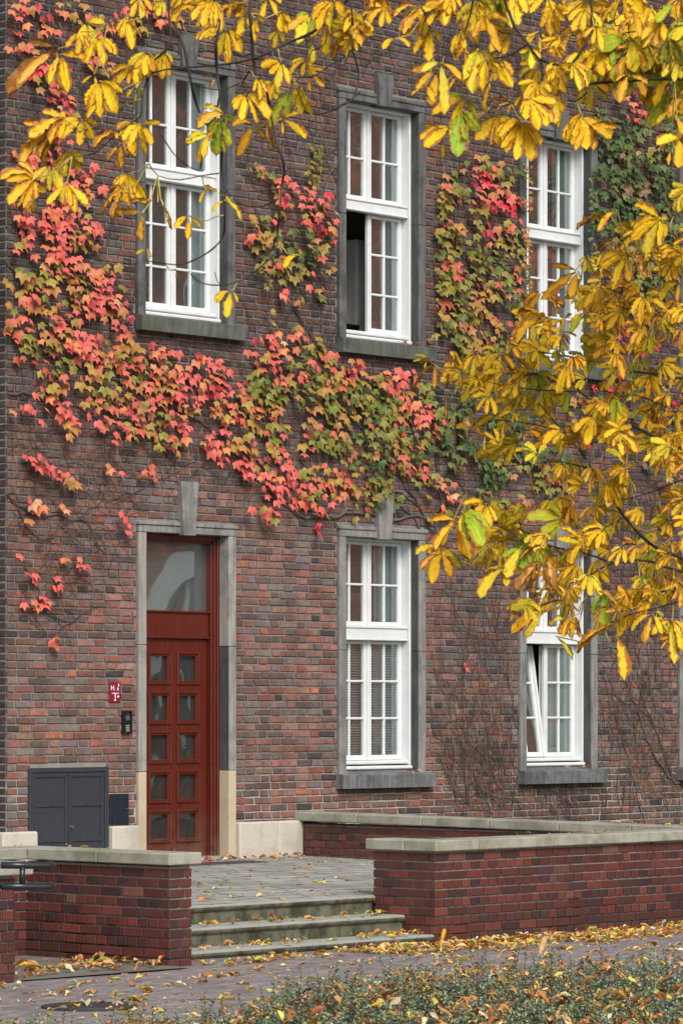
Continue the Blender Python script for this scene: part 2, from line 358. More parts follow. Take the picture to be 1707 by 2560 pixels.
# ------------------------------------------------------------------ brickwork: plates standing proud of the mortar
def brick_plate(mb, org, du, dn, u0, u1, z0, z1, col, depth, rough, mi=0):
    du = Vector(du); dn = Vector(dn); b = .009 if rough > .002 else .004
    j = lambda: U(-rough, rough)
    P = lambda u, z, n: Vector(org) + du * u + Vector((0, 0, z)) + dn * n
    d = depth + U(-rough * .8, rough * .8)
    q = [(u0 + j(), z0 + j()), (u1 + j(), z0 + j()), (u1 + j(), z1 + j()), (u0 + j(), z1 + j())]
    uc, zc = (u0 + u1) / 2, (z0 + z1) / 2
    fr = [P(u + (b if u < uc else -b), z + (b if z < zc else -b), d) for u, z in q]
    md = [P(u, z, d - b * .8) for u, z in q]; bk = [P(u, z, -.012) for u, z in q]
    fs = [(0, 1, 2, 3)]
    for a in range(4):
        c_ = (a + 1) % 4; fs += [(a, a + 4, c_ + 4, c_), (a + 4, a + 8, c_ + 8, c_ + 4)]
    ed = tuple(c * .5 for c in col) if rough > .002 else col
    mb.add(fr + md + bk, fs, mi, [tuple(c * U(.85, 1.15) for c in col)] * 2 + [tuple(c * U(.85, 1.15) for c in col)] * 2 + [ed] * 8)
def brick_face(mb, org, du, dn, width, z0, z1, pitch, rows, joint, depth, rough, colf, openings=(), slope=None):
    n = int(math.ceil((z1 - z0) / pitch))
    for r in range(n):
        za = z0 + r * pitch; zb = min(za + pitch - joint, z1)
        if zb - za < .012: continue
        pat, off = rows(r); u = off; k = 0; drift = 0
        while u < width:
            L = pat[k % len(pat)] * (1 + U(-rough * 6, rough * 6)); k += 1
            a, b = max(u, 0), min(u + L - joint, width); u += L
            segs = [(a, b)]
            for (ox0, ox1, oz0, oz1) in openings:
                if zb - .015 > oz0 and za + .015 < oz1:
                    ns = []
                    for (p, q) in segs:
                        if q <= ox0 or p >= ox1: ns.append((p, q)); continue
                        if p < ox0: ns.append((p, ox0))
                        if q > ox1: ns.append((ox1, q))
                    segs = ns
            for p, q in segs:
                if q - p < .025: continue
                c = colf(p, (za + zb) / 2)
                if c is None: continue
                brick_plate(mb, org, du, dn, p, q, za, zb, c, depth, rough)

# ================================================================== THE BUILDING
bld = empty('brick_building', (0, 0, 0), label='old dark red brick building with white sash windows and red wooden door', cat='building')
XL, XR, ZT = -3.42, 11.0, 12.5
WCX = {0: -.845, 1: 2.313, 2: 5.509, 3: 8.66}
LOZ = dict(z0=.93, z1=3.60, tr=(2.441, 2.588), bars=(1.531, 1.96), ubars=(3.073,), top=3.727, sill=.888, sillb=.735)
UPZ = dict(z0=5.862, z1=8.575, tr=(7.363, 7.487), bars=(6.433, 6.891), ubars=(7.976,), top=8.695, sill=5.84, sillb=5.685)
wins = [(0, 'u'), (1, 'u'), (2, 'u'), (3, 'u'), (1, 'l'), (2, 'l'), (3, 'l')]
HW, OW = .625, .74
ops = []
for i, k in wins:
    d = UPZ if k == 'u' else LOZ
    ops.append((WCX[i] - OW - .01, WCX[i] + OW + .01, d['sill'] - .1, d['top'] + .004))
DX = -.835
ops.append((DX - OW - .01, DX + OW + .01, -.5, 3.652))
ops.append((-3.1, -2.02, -.6, 1.02)); ops.append((-1.98, -1.7, .4, .74))

def region(x, z):
    p = photo((x, 0, z)); return p
def facade_col(x, z):
    px, py = region(x + XL, z)
    n = noise.noise(Vector(((x + XL) * .7, 3.1, z * .7))) 
    o = .5 if py > 1230 else (.2 + max(0, (py - 900) / 330) * .2 if py > 900 else .2)
    if px > 1090: o = .27 if py > 1230 else .14
    if px < 330 and py > 1250: o = .5
    o = max(.06, o + n * .45)
    g = 1 - o
    c = pick([(o * .55, (.28, .1, .068)), (o * .85, (.31, .15, .12)), (o * .07, (.44, .15, .08)), (g * .4, (.18, .085, .068)), (g * .34, (.13, .085, .077)), (g * .42, (.2, .15, .138)), (g * .1, (.055, .04, .04))])
    k = 1.08
    if py < 1230: k = .7 + .38 * max(0, (py - 1000) / 230)
    X_ = x + XL
    for i_, l_ in wins:                       # soot washed off the sill ends and below them
        d_ = UPZ if l_ == 'u' else LOZ; u_ = X_ - WCX[i_]; dz_ = d_['sillb'] - z
        if -.85 < u_ < .9 and 0 < dz_ < 1.1: k *= 1 - (.42 if abs(abs(u_) - .72) < .16 else .22) * (1 - dz_ / 1.1) * (.6 + .6 * noise.noise(Vector((X_ * 4, 0, i_))))
    if z < .5: k *= .88
    return tuple(v * k for v in jit(c, .2))
mb = MB()
def frows(r):
    s, h = .272, .146
    return ([s, h], -s * .5 - (.16 if r % 2 else .385) + U(-.02, .02))
brick_face(mb, (XL, 0, 0), (1, 0, 0), (0, -1, 0), XR - XL, -.55, ZT, 0.0815, frows, .0155, .013, .0044, facade_col, [(a - XL, b - XL, c, d) for a, b, c, d in ops])
# repointed patch and corner side face
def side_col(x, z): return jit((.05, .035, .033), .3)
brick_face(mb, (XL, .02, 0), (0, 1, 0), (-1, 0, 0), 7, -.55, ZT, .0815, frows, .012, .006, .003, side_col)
# mortar sheet with the openings cut out
xs = sorted(set([XL, XR] + [v for o in ops for v in (o[0], o[1])])); zs = sorted(set([-.6, ZT] + [v for o in ops for v in (o[2], o[3])]))
for a, b in zip(xs, xs[1:]):
    for c, d in zip(zs, zs[1:]):
        if c < -.61: continue
        mx, mz = (a + b) / 2, (c + d) / 2
        if any(o[0] < mx < o[1] and o[2] < mz < o[3] for o in ops): continue
        mb.add([(a, 0, c), (b, 0, c), (b, 0, d), (a, 0, d)], [(0, 1, 2, 3)], 1)
mb.add([(XL, 0, -.6), (XL, 7, -.6), (XL, 7, ZT), (XL, 0, ZT)], [(0, 1, 2, 3)], 1)
mb.build('wall', [M['brick'], M['mortar']], bld, fixn=False)
# rooms behind the windows
mb = MB()
for (za, zb) in ((.1, 4.3), (5.0, 9.3)):
    for (xa, xb) in ((-3.2, .7), (.74, 3.9), (3.94, 7.1), (7.14, 10.9)):
        y0, y1 = .42, 4.2
        mb.add([(xa, y0, za), (xb, y0, za), (xb, y1, za), (xa, y1, za)], [(0, 1, 2, 3)], 1)
        mb.add([(xa, y0, zb), (xb, y0, zb), (xb, y1, zb), (xa, y1, zb)], [(0, 1, 2, 3)], 0)
        mb.add([(xa, y1, za), (xb, y1, za), (xb, y1, zb), (xa, y1, zb)], [(0, 1, 2, 3)], 0)
        mb.add([(xa, y0, za), (xa, y1, za), (xa, y1, zb), (xa, y0, zb)], [(0, 1, 2, 3)], 0)
        mb.add([(xb, y0, za), (xb, y1, za), (xb, y1, zb), (xb, y0, zb)], [(0, 1, 2, 3)], 0)
mb.build('interior', [M['room'], M['floor']], bld, fixn=False)
# roof and rear closing the block
mb = MB(); mb.box(XL - .3, XR + .2, -.35, 7.4, ZT + .003, ZT + .25); mb.prism([(-.4, ZT + .26), (7.4, ZT + .26), (3.5, ZT + 3)], 'x', XL - .3, XR + .2); mb.build('roof', M['roof'], bld)
mb = MB(); mb.box(XR + .003, XR + .3, 0, 7, -.6, ZT); mb.box(XL, XR, 7.003, 7.3, -.6, ZT); mb.build('rear_wall', M['brick'], bld)

def surround(cx, d, mat, matk, parent, joint=None, name='stone_surround', z_lo=None):
    mb = MB(); yf, yb = -.04, .30
    z0 = d['sill'] if z_lo is None else z_lo; zt = d['top']; zl = d['z1']; x0, x1 = cx - OW, cx + OW; a, b = cx - HW, cx + HW
    jn = [z0] + (joint or [(z0 + zt) * .5]) + [zl]
    for p, q in zip(jn, jn[1:]):
        mb.box(x0, a, yf, yb, p + .002, q - .002, 0, .006); mb.box(b, x1, yf, yf + .03, p + .002, q - .002, 0, .006); mb.box(b + .001, x1, yf + .0301, yb, p + .002, q - .002, 2, .003)  # right reveal is a darker box: soot and its shade both painted in
    kb, kt = .1, .14; zk = d['key']
    mb.box(x0, cx - kb - .012, yf - .003, yb, zl, zt - .045, 0, .006); mb.box(cx + kb + .012, x1, yf - .003, yb, zl, zt - .045, 0, .006)
    mb.box(x0 - .015, cx - kb - .025, yf - .018, yb - .01, zt - .047, zt, 0, .008); mb.box(cx + kb + .025, x1 + .015, yf - .018, yb - .01, zt - .047, zt, 0, .008)
    n0 = len(mb.f)
    poly = [(cx - kb, zl - .012), (cx + kb, zl - .012), (cx + kt, zk), (cx - kt, zk)]
    mb.prism(poly, 'y', -.075, .02, 1)
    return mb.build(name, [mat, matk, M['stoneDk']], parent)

def sash(mb, pane, x0, x1, z0, z1, y, ncol, zb, st=.064, top=.04, bot=.075):
    mb.box(x0, x0 + st, y, y + .05, z0, z1, 0, .006); mb.box(x1 - st, x1, y, y + .05, z0, z1, 0, .006)
    mb.box(x0 + st - .001, x1 - st + .001, y + .002, y + .048, z0 + .001, z0 + bot, 0, .006); mb.box(x0 + st - .001, x1 - st + .001, y + .002, y + .048, z1 - top, z1 - .001, 0, .006)
    w_ = (x1 - x0 - 2 * st) / ncol
    for c in range(1, ncol): mb.box(x0 + st + c * w_ - .014, x0 + st + c * w_ + .014, y + .008, y + .04, z0 + bot - .002, z1 - top + .002, 0, .007)
    for z in zb: mb.box(x0 + st - .004, x1 - st + .004, y + .006, y + .041, z - .013, z + .013, 0, .006)
    pane.add([(x0 + st - .01, y + .03, z0 + bot - .01), (x1 - st + .01, y + .03, z0 + bot - .01), (x1 - st + .01, y + .03, z1 - top + .01), (x0 + st - .01, y + .03, z1 - top + .01)], [(0, 1, 2, 3)])

def curtain(cx, x0, x1, z0, z1, y, mat, parent, amp=.03, wl=.09, name='curtain'):
    mb = MB(); n = max(8, int((x1 - x0) / .012)); vs = []
    for i in range(n + 1):
        x = x0 + (x1 - x0) * i / n; yy = y + amp * math.sin(x / wl * 6.28 + math.sin(x * 7) * 2); vs += [(x, yy, z0), (x, yy + .01, z1)]
    mb.add(vs, [(2 * i, 2 * i + 2, 2 * i + 3, 2 * i + 1) for i in range(n)]); return mb.build(name, mat, parent, smooth=True, fixn=False)
def blinds(x0, x1, z0, z1, y, parent, ang=35, pitch=.028):
    mb = MB(); z = z0; a = R(ang)
    while z < z1:
        dy, dz = .0125 * math.cos(a), .0125 * math.sin(a)
        mb.add([(x0, y - dy, z - dz), (x1, y - dy, z - dz), (x1, y + dy, z + dz), (x0, y + dy, z + dz)], [(0, 1, 2, 3)]); z += pitch
    for x in (x0 + .12, x1 - .12): mb.box(x - .002, x + .002, y - .015, y - .012, z0, z1)
    mb.build('blind', M['blind'], parent, fixn=False)

def window(i, lvl):
    d = dict(UPZ if lvl == 'u' else LOZ); cx = WCX[i]; a, b = cx - HW, cx + HW; yl, ys = .092, .205
    d['key'] = d['top'] + (.39 if lvl == 'l' else .24)
    mb = MB(); t = .03
    mb.box(a, a + t, yl, ys + .06, d['z0'] + .06, d['z1'], 0, .005); mb.box(b - t, b, yl, ys + .06, d['z0'] + .06, d['z1'], 0, .005)
    mb.box(a + t, b - t, yl + .002, ys + .06, d['z1'] - .028, d['z1'], 0, .005)
    mb.box(a, b, yl - .03, ys + .06, d['z0'] + .012, d['z0'] + .055, 0, .012)       # weather rail, dark gap, bottom rail
    mb.box(a + t, b - t, yl + .01, ys + .06, d['z0'] + .072, d['z0'] + .115, 0, .01)
    mb.box(a + t, b - t, ys - .075, ys + .06, d['tr'][0] + .004, d['tr'][1] - .004, 0, .012)
    mb.box(a + t, b - t, ys - .095, ys, d['tr'][0] - .012, d['tr'][0] + .012, 0, .006); mb.box(a + t, b - t, ys - .09, ys, d['tr'][1] - .02, d['tr'][1] + .004, 0, .006)
    fr = mb.build('window', M['paint'], bld)
    surround(cx, d, M['stoneU'] if lvl == 'u' else M['stoneL'], M['stoneU'] if lvl == 'u' else M['stoneL'], fr)
    mb = MB(); x0, x1 = cx - .77, cx + .85 - .03; zt, zb = d['sill'], d['sillb']
    mb.prism([(-.125, zb), (-.13, zt - .005), (-.12, zt + .002), (.0, zt + .02), (.12, d['z0'] + .013), (.12, zb)], 'x', x0, x1)
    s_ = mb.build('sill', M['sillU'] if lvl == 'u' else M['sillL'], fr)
    zs0, zs1 = d['z0'] + .117, d['tr'][0] - .013; zu0, zu1 = d['tr'][1] + .004, d['z1'] - .03
    for (za, zb_, bars) in ((zu0, zu1, d['ubars']), (zs0, zs1, d['bars'])):
        for sgn in (0, 1):
            lower = bars is d['bars']
            p0, p1 = (a + t + .002, cx - .002) if sgn == 0 else (cx + .002, b - t - .002)
            mb = MB(); pn = MB(); sash(mb, pn, p0, p1, za, zb_, ys, 2, bars, bot=.06 if lower else .055, top=.04)
            if sgn == 0: mb.box(cx - .02, cx + .02, ys - .018, ys - .001, za, zb_, 0, .006)
            o = None
            if lower and sgn == 0 and (i, lvl) == (1, 'u'):      # left sash stands open into the room
                piv = Vector((p0, ys + .05, 0)); rot = Matrix.Rotation(R(84), 4, 'Z')
                for q in (mb, pn): q.v = [tuple(rot @ (Vector(v) - piv) + piv) for v in q.v]
            if lower and sgn == 0 and (i, lvl) == (2, 'l'):      # tilted inward at the head
                piv = Vector((0, ys + .05, za)); rot = Matrix.Rotation(R(-9), 4, 'X')
                for q in (mb, pn): q.v = [tuple(rot @ (Vector(v) - piv) + piv) for v in q.v]
            o = mb.build('sash', M['paint'], fr); pn.build('pane', M['uglass' if lvl == 'u' and i else 'glass'], fr, fixn=False)
    if lvl == 'l':
        if i == 1: blinds(a + .05, b - .05, zs0 + .05, zs1 - .02, ys + .10, fr, 30, .03)
        else: blinds(cx + .02, b - .05, zs0 + .05, zs1 - .02, ys + .10, fr, 72, .025); blinds(a + .05, cx - .02, zs0 + .05, zs1 - .02, ys + .36, fr, 72, .025)
        curtain(cx, b - .3, b - .02, d['z0'] + .1, d['z1'], ys + .17, M['curtain'], fr)
        curtain(cx, a + .02, a + .16, d['z0'] + .1, d['z1'], ys + .17, M['curtain'], fr)
    else:
        curtain(cx, b - .27, b - .02, d['z0'] + .1, d['z1'], ys + .15, M['curtain'], fr)
        if i == 2: curtain(cx, a + .25, cx + .22, d['z0'] + .1, d['tr'][0], ys + .13, M['salmon'], fr)
        if i == 0: curtain(cx, a + .02, a + .2, d['z0'] + .1, d['z1'], ys + .15, M['curtain'], fr)
    names = {0: 'leftmost', 1: 'middle', 2: 'third', 3: 'rightmost'}
    if (i, lvl) == (1, 'u'): tag(fr, label='tall white window with its lower left sash open')
    if (i, lvl) == (2, 'l'): tag(fr, label='tall white window with its lower left sash tilted inward')
    return fr
for i, k in wins: window(i, k)

# ---- door
dz = dict(sill=.97, top=3.652, z1=3.535, key=4.1)
door = None
mb = MB(); a, b = DX - HW, DX + HW; y0 = .10
for (p, q) in ((a, 1), (b, -1)):
    for k_, (wd, yy) in enumerate(((.035, .10), (.06, .125), (.085, .15))):
        mb.box(p, p + q * wd, yy, .30, -.0, 3.53 - .001 * k_, 0, .006)
for k_, (wd, yy) in enumerate(((.035, .10), (.06, .125), (.085, .15))): mb.box(a, b, yy, .30, 3.535 - wd, 3.533, 0, .006)
mb.box(a + .085, b - .085, .19, .26, 2.42, 2.70, 0, .008); mb.box(a + .085, b - .085, .165, .2, 2.685, 2.71, 0, .008); mb.box(a + .085, b - .085, .17, .2, 2.405, 2.43, 0, .008)
dfr = mb.build('door_frame', M['door'], bld)
mb = MB(); mb.add([(a + .08, .235, 2.7), (b - .08, .235, 2.7), (b - .08, .235, 3.47), (a + .08, .235, 3.47)], [(0, 1, 2, 3)]); mb.build('transom_light', M['tglass'], dfr, fixn=False)
# leaf with ten panes
lf0, lf1 = a + .09, b - .09; cw = .25; gap = .17
cw = .26; gap = .175; DC = -.812
xsn = [(DC - gap / 2 - cw, DC - gap / 2), (DC + gap / 2, DC + gap / 2 + cw)]
rows5 = [(2.215 - .429 * k - .268, 2.215 - .429 * k) for k in range(5)]
mb = MB(); gl = []; ydf, ydb = .215, .272
xc = [lf0, xsn[0][0], xsn[0][1], xsn[1][0], xsn[1][1], lf1]
zc = [.03] + [z for r in reversed(rows5) for z in r] + [2.402]
for xi in range(5):
    for zi in range(len(zc) - 1):
        if xi in (1, 3) and zi % 2 == 1: continue
        if xi in (0, 2, 4) and zi != 0: continue
        if xi in (0, 2, 4): mb.box(xc[xi], xc[xi + 1], ydf, ydb, zc[0], zc[-1], 0, .004)
        else: mb.box(xc[xi] - .0005, xc[xi + 1] + .0005, ydf + .002, ydb - .002, zc[zi], zc[zi + 1], 0, .0)
for (p, q) in xsn:
    for (r0, r1) in rows5:
        for k_, (o_, t_, yy) in enumerate(((.042, .022, ydf - .022), (.022, .024, ydf - .008))):
            mb.box(p - o_, p - o_ + t_, yy, ydb - .012, r0 - o_, r1 + o_, 0, .005); mb.box(q + o_ - t_, q + o_, yy, ydb - .012, r0 - o_, r1 + o_, 0, .005)
            mb.box(p - o_ + .001, q + o_ - .001, yy + .001, ydb - .013, r0 - o_, r0 - o_ + t_, 0, .005); mb.box(p - o_ + .001, q + o_ - .001, yy + .001, ydb - .013, r1 + o_ - t_, r1 + o_, 0, .005)
        gl.append([(p - .002, .258, r0 - .002), (q + .002, .258, r0 - .002), (q + .002, .258, r1 + .002), (p - .002, .258, r1 + .002)])
leaf = mb.build('door', M['door'], bld)
for q in gl: mb = MB(); mb.add(q, [(0, 1, 2, 3)]); mb.build('pane', M['dglass'], leaf, fixn=False)
mb = MB(); mb.tube([(lf0 + .05, .16, .95), (lf0 + .05, .16, 1.2)], .012, 10); mb.box(lf0 + .035, lf0 + .065, .16, .214, .98, 1.0); mb.box(lf0 + .035, lf0 + .065, .16, .214, 1.15, 1.17); mb.build('handle', M['chrome'], leaf)
mb = MB(); mb.box(a - .02, b + .02, -.08, .3, -.02, .03, 0, .006); mb.build('threshold', M['stoneD'], bld)
# surround of the door: three ages of stone
d2 = dict(dz); mb = MB(); yf, yb = -.04, .30; x0, x1 = DX - OW, DX + OW
for (z0_, z1_, mi) in ((-.05, .965, 2), (.969, 2.323, 1), (2.327, 3.533, 0)):
    mb.box(x0, a, yf, yb, z0_, z1_, 2 if mi == 2 else 0, .007)
    mb.box(b, x1, yf, yb if mi != 1 else -.03, z0_, z1_, 2 if mi == 2 else 0, .007)
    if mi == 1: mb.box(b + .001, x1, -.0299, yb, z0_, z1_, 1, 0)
mb.box(x0, DX - .12, yf - .003, yb, 3.535, 3.61, 3, .006); mb.box(DX + .09, x1, yf - .003, yb, 3.535, 3.61, 3, .006)
mb.box(x0 - .015, DX - .125, yf - .018, yb, 3.612, 3.655, 3, .008); mb.box(DX + .095, x1 + .015, yf - .018, yb, 3.612, 3.655, 3, .008)
kx = DX - .012; mb.prism([(kx - .09, 3.52), (kx + .09, 3.52), (kx + .135, 4.1), (kx - .135, 4.1)], 'y', -.075, .02, 3)
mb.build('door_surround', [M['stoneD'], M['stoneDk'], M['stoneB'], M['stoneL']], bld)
# plinth blocks
for (p, q, zt, j) in ((-.085, .93, .395, .4), (-2.0, -1.6, .40, None), (-3.55, -3.06, .375, None)):
    mb = MB(); cuts = [p] + ([p + .62] if j else []) + [q]
    for u0, u1 in zip(cuts, cuts[1:]): mb.box(u0 + .001, u1 - .001, -.09, .05, -.55, zt, 0, .018)
    mb.build('plinth', M['plinth'], bld)

# ================================================================== things on the facade
cab = empty('utility_cabinet', label='dark grey riveted steel double door cabinet set in the wall', cat='cabinet')
mb = MB(); cx0, cx1, cz1 = -3.14, -2.01, 1.03
for (x, xx) in ((cx0, cx0 + .05), (cx1 - .05, cx1)): mb.box(x, xx, -.035, .1, -.5, cz1, 0, .004)
mb.box(cx0 + .05, cx1 - .05, -.034, .1, cz1 - .05, cz1 - .001, 0, .004)
mb.build('frame', M['steel'], cab)
mid = (cx0 + cx1) / 2
for (p, q) in ((cx0 + .055, mid - .004), (mid + .004, cx1 - .055)):
    mb = MB(); mb.box(p, q, -.012, .02, -.48, cz1 - .055)
    for (u0, u1) in ((p, p + .045), (q - .045, q)): mb.box(u0, u1, -.026, -.011, -.479, cz1 - .056, 0, .003)
    for z in (cz1 - .1, .62, .25, -.12, -.478): mb.box(p + .046, q - .046, -.025, -.0115, z, z + .044, 0, .003)
    for u in (p + .022, q - .022):
        for z in (cz1 - .08, .82, .64, .45, .27): mb.tube([(u, -.025, z), (u, -.034, z)], .009, 8)
    for z in (cz1 - .08, .642, .272): mb.tube([((p + q) / 2, -.025, z), ((p + q) / 2, -.034, z)], .009, 8)
    dd = mb.build('door', M['steel'], cab)
    if p > mid:
        mb = MB(); mb.tube([(p + .03, -.026, .405), (p + .03, -.05, .405)], [.02, .017], 12); mb.build('lock', M['chrome'], dd)
box = empty('meter_box', label='small blue black steel meter box beside the red door', cat='meter box')
mb = MB(); mb.box(-1.975, -1.705, -.02, .06, .405, .735, 0, .004); mb.build('frame', M['steel2'], box)
mb = MB(); mb.box(-1.945, -1.735, -.03, -.019, .435, .705, 0, .004); mb.tube([(-1.76, -.03, .58), (-1.76, -.04, .58)], .012, 10); mb.build('door', M['steel2'], box)
mb = MB(); mb.tube([(-1.76, -.0395, .58), (-1.76, -.048, .58)], .01, 10); mb.build('lock', M['chrome'], box)
# hydrant sign
sg = empty('hydrant_sign', label='small maroon hydrant sign with white letters H and T', cat='sign')
sa, sb = at_wall(273.7, 1732, -.02), at_wall(301, 1732, -.02); zt_, zb_ = at_wall(287, 1705, -.02).z, at_wall(287, 1756, -.02).z
mb = MB(); mb.box(sa.x, sb.x, -.028, -.008, zb_, zt_, 0, .003); mb.build('plate', M['maroon'], sg)
w_ = sb.x - sa.x; h_ = zt_ - zb_; mb = MB()
text_mb(mb, 'H', sa.x + w_ * .08, zt_ - h_ * .4, h_ * .34, -.0295, .003, 0)
text_mb(mb, ',', sa.x + w_ * .42, zt_ - h_ * .4, h_ * .2, -.0295, .003, 0); text_mb(mb, '8', sa.x + w_ * .66, zt_ - h_ * .42, h_ * .22, -.0295, .003, 0)
mb.box(sa.x + w_ * .76, sa.x + w_ * .84, -.031, -.0285, zt_ - h_ * .22, zt_ - h_ * .08)
mb.box(sa.x + w_ * .18, sa.x + w_ * .84, -.031, -.0285, zt_ - h_ * .565, zt_ - h_ * .535); mb.box(sa.x + w_ * .46, sa.x + w_ * .53, -.0311, -.0285, zt_ - h_ * .8, zt_ - h_ * .56)
mb.box(sa.x + w_ * .70, sa.x + w_ * .84, -.031, -.0285, zt_ - h_ * .75, zt_ - h_ * .67); mb.box(sa.x + w_ * .42, sa.x + w_ * .56, -.031, -.0285, zt_ - h_ * .92, zt_ - h_ * .84)
mb.build('lettering', M['white'], sg)
# intercom
ic = empty('door_intercom', label='black door entry keypad mounted left of the red door', cat='intercom')
ia, ib = at_wall(311.5, 1805, -.06), at_wall(331, 1805, -.06); z1_, z0_ = at_wall(320, 1776, -.06).z, at_wall(320, 1834.5, -.06).z
mb = MB(); mb.box(ia.x, ib.x, -.05, -.004, z0_, z1_, 0, .005)
mb.box(ia.x, ib.x, -.062, -.05, z1_ - .022, z1_, 0, .003); mb.box(ia.x, ia.x + .01, -.062, -.05, z0_, z1_ - .022); mb.box(ib.x - .01, ib.x, -.062, -.05, z0_, z1_ - .022); mb.build('housing', M['black'], ic)
wi = ib.x - ia.x; hi = z1_ - z0_
mb = MB(); mb.tube([(ia.x + wi * .5, -.0505, z1_ - hi * .13), (ia.x + wi * .5, -.056, z1_ - hi * .13)], .008, 10); mb.build('camera_lens', M['lcd'], ic)
mb = MB(); mb.box(ia.x + wi * .25, ib.x - wi * .25, -.053, -.0495, z1_ - hi * .42, z1_ - hi * .22); mb.build('display', M['lcd'], ic)
mb = MB()
for r in range(4):
    for c in range(3): mb.box(ia.x + wi * (.27 + .17 * c), ia.x + wi * (.37 + .17 * c), -.055, -.0495, z1_ - hi * (.67 + .075 * r), z1_ - hi * (.63 + .075 * r), 0, .001)
mb.build('keypad', M['btn'], ic)
# things seen inside the open upper window
fc = empty('filing_cabinet', label='white cupboard inside the open upper window', cat='cupboard')
mb = MB(); mb.box(2.98, 3.4, 1.0, 1.4, 5.05, 7.2, 0, .01); mb.build('body', M['zinc'], fc)
mb = MB(); mb.box(3.0, 3.38, .98, .998, 6.2, 7.15, 0, .004); mb.box(3.0, 3.38, .98, .998, 5.1, 6.18, 0, .004); mb.build('door', M['zinc'], fc)
mo = empty('computer_monitor', label='black monitor behind the open upper sash', cat='monitor')
mb = MB(); mb.box(2.55, 2.85, .82, .85, 5.88, 6.16, 0, .01); mb.build('screen', M['black'], mo)
mb = MB(); mb.tube([(2.7, .87, 5.8), (2.7, .87, 6.0)], .02, 10); mb.box(2.6, 2.8, .76, .95, 5.783, 5.8, 0, .005); mb.build('stand', M['black'], mo)
dk = empty('desk', label='dark desk inside the open upper window', cat='desk')
mb = MB(); mb.box(1.75, 3.3, .55, 1.2, 5.75, 5.78, 0, .005); mb.build('desk_top', M['floor'], dk)
for x in (1.8, 3.25):
    for y in (.6, 1.15): mb = MB(); mb.box(x - .02, x + .02, y - .02, y + .02, 5.0, 5.75); mb.build('leg', M['black'], dk)

# ================================================================== ground, landing, steps
GZ = -.47
def sheet(name, x0, x1, y0, y1, z, mat, zf=None, nx=1, ny=1, **kw):
    mb = MB(); vs = []; 
    for j in range(ny + 1):
        for i in range(nx + 1):
            x = x0 + (x1 - x0) * i / nx; y = y0 + (y1 - y0) * j / ny; vs.append((x, y, zf(x, y) if zf else z))
    mb.add(vs, [(j * (nx + 1) + i, j * (nx + 1) + i + 1, (j + 1) * (nx + 1) + i + 1, (j + 1) * (nx + 1) + i) for j in range(ny) for i in range(nx)])
    o = mb.build(name, mat, fixn=False); return tag(o, kind='structure', **kw)
def gz(x, y): return GZ + .008 * noise.noise(Vector((x * 1.3, y * 1.3, 0)))
sheet('ground', -150, 150, -150, 150, GZ - .06, M['lawn'])
sheet('path', -16, 14, -13.0, -6.0, GZ, M['path'], gz, 120, 40)
sheet('side_path', -13.5, -7.42, -6.72, -4.6, GZ + .014, M['slab'])
lz = lambda x, y: -.07 * (-y / 5.34)
mb = MB()
sheet('terrace', -7.25, .93, -5.3, .02, 0, M['landing'], lz, 60, 24)
sheet('rear_terrace', -13.5, -7.2504, -4.6, .02, 0, M['landing'], lz, 20, 20)
sheet('doormat_recess', -1.62, -.35, -.82, -.42, 0, M['mat'], lambda x, y: lz(x, y) + .004)
st = empty('entrance_steps', label='three mossy stone steps with leaves on their treads', cat='steps')
XS0, XS1 = -7.172, -3.672
for k, (yn, zt) in enumerate(((-5.34, -.07), (-5.705, -.235), (-6.06, -.40))):
    mb = MB(); joints = [XS0] + [XS0 + v for v in ((.72, 2.3), (1.35, 2.75), (.5, 1.9, 3.0))[k]] + [XS1]
    back = yn + .42
    for p, q in zip(joints, joints[1:]):
        prof = [(yn + .012, zt - .055), (yn, zt - .04), (yn - .003, zt - .02), (yn + .004, zt - .006), (yn + .016, zt), (back, zt), (back, zt - .055)]
        mb.prism(prof, 'x', p + .0015, q - .0015)
    for p, q in zip(joints, joints[1:]): mb.box(p + .16, q + .155 if q < XS1 else q, yn + .03, back, zt - .3, zt - .056, 0, .0) if False else None
    js = [XS0, XS0 + .95 + .2 * k, XS0 + 2.2 - .15 * k, XS1]
    for p, q in zip(js, js[1:]): mb.box(p + .002, q - .002, yn + .03, back + .05, GZ - .05, zt - .0555, 0, .004)
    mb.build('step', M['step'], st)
mh = tag((lambda m: (m.tube([(-10.45, -8.75, GZ - .01), (-10.45, -8.75, GZ + .012)], .34, 40), m.tube([(-10.45, -8.75, GZ), (-10.45, -8.75, GZ + .016)], [.28, .27], 40), m.build('manhole_cover', M['iron']))[-1])(MB()), 'round cast iron manhole cover in the clinker path', 'manhole cover')

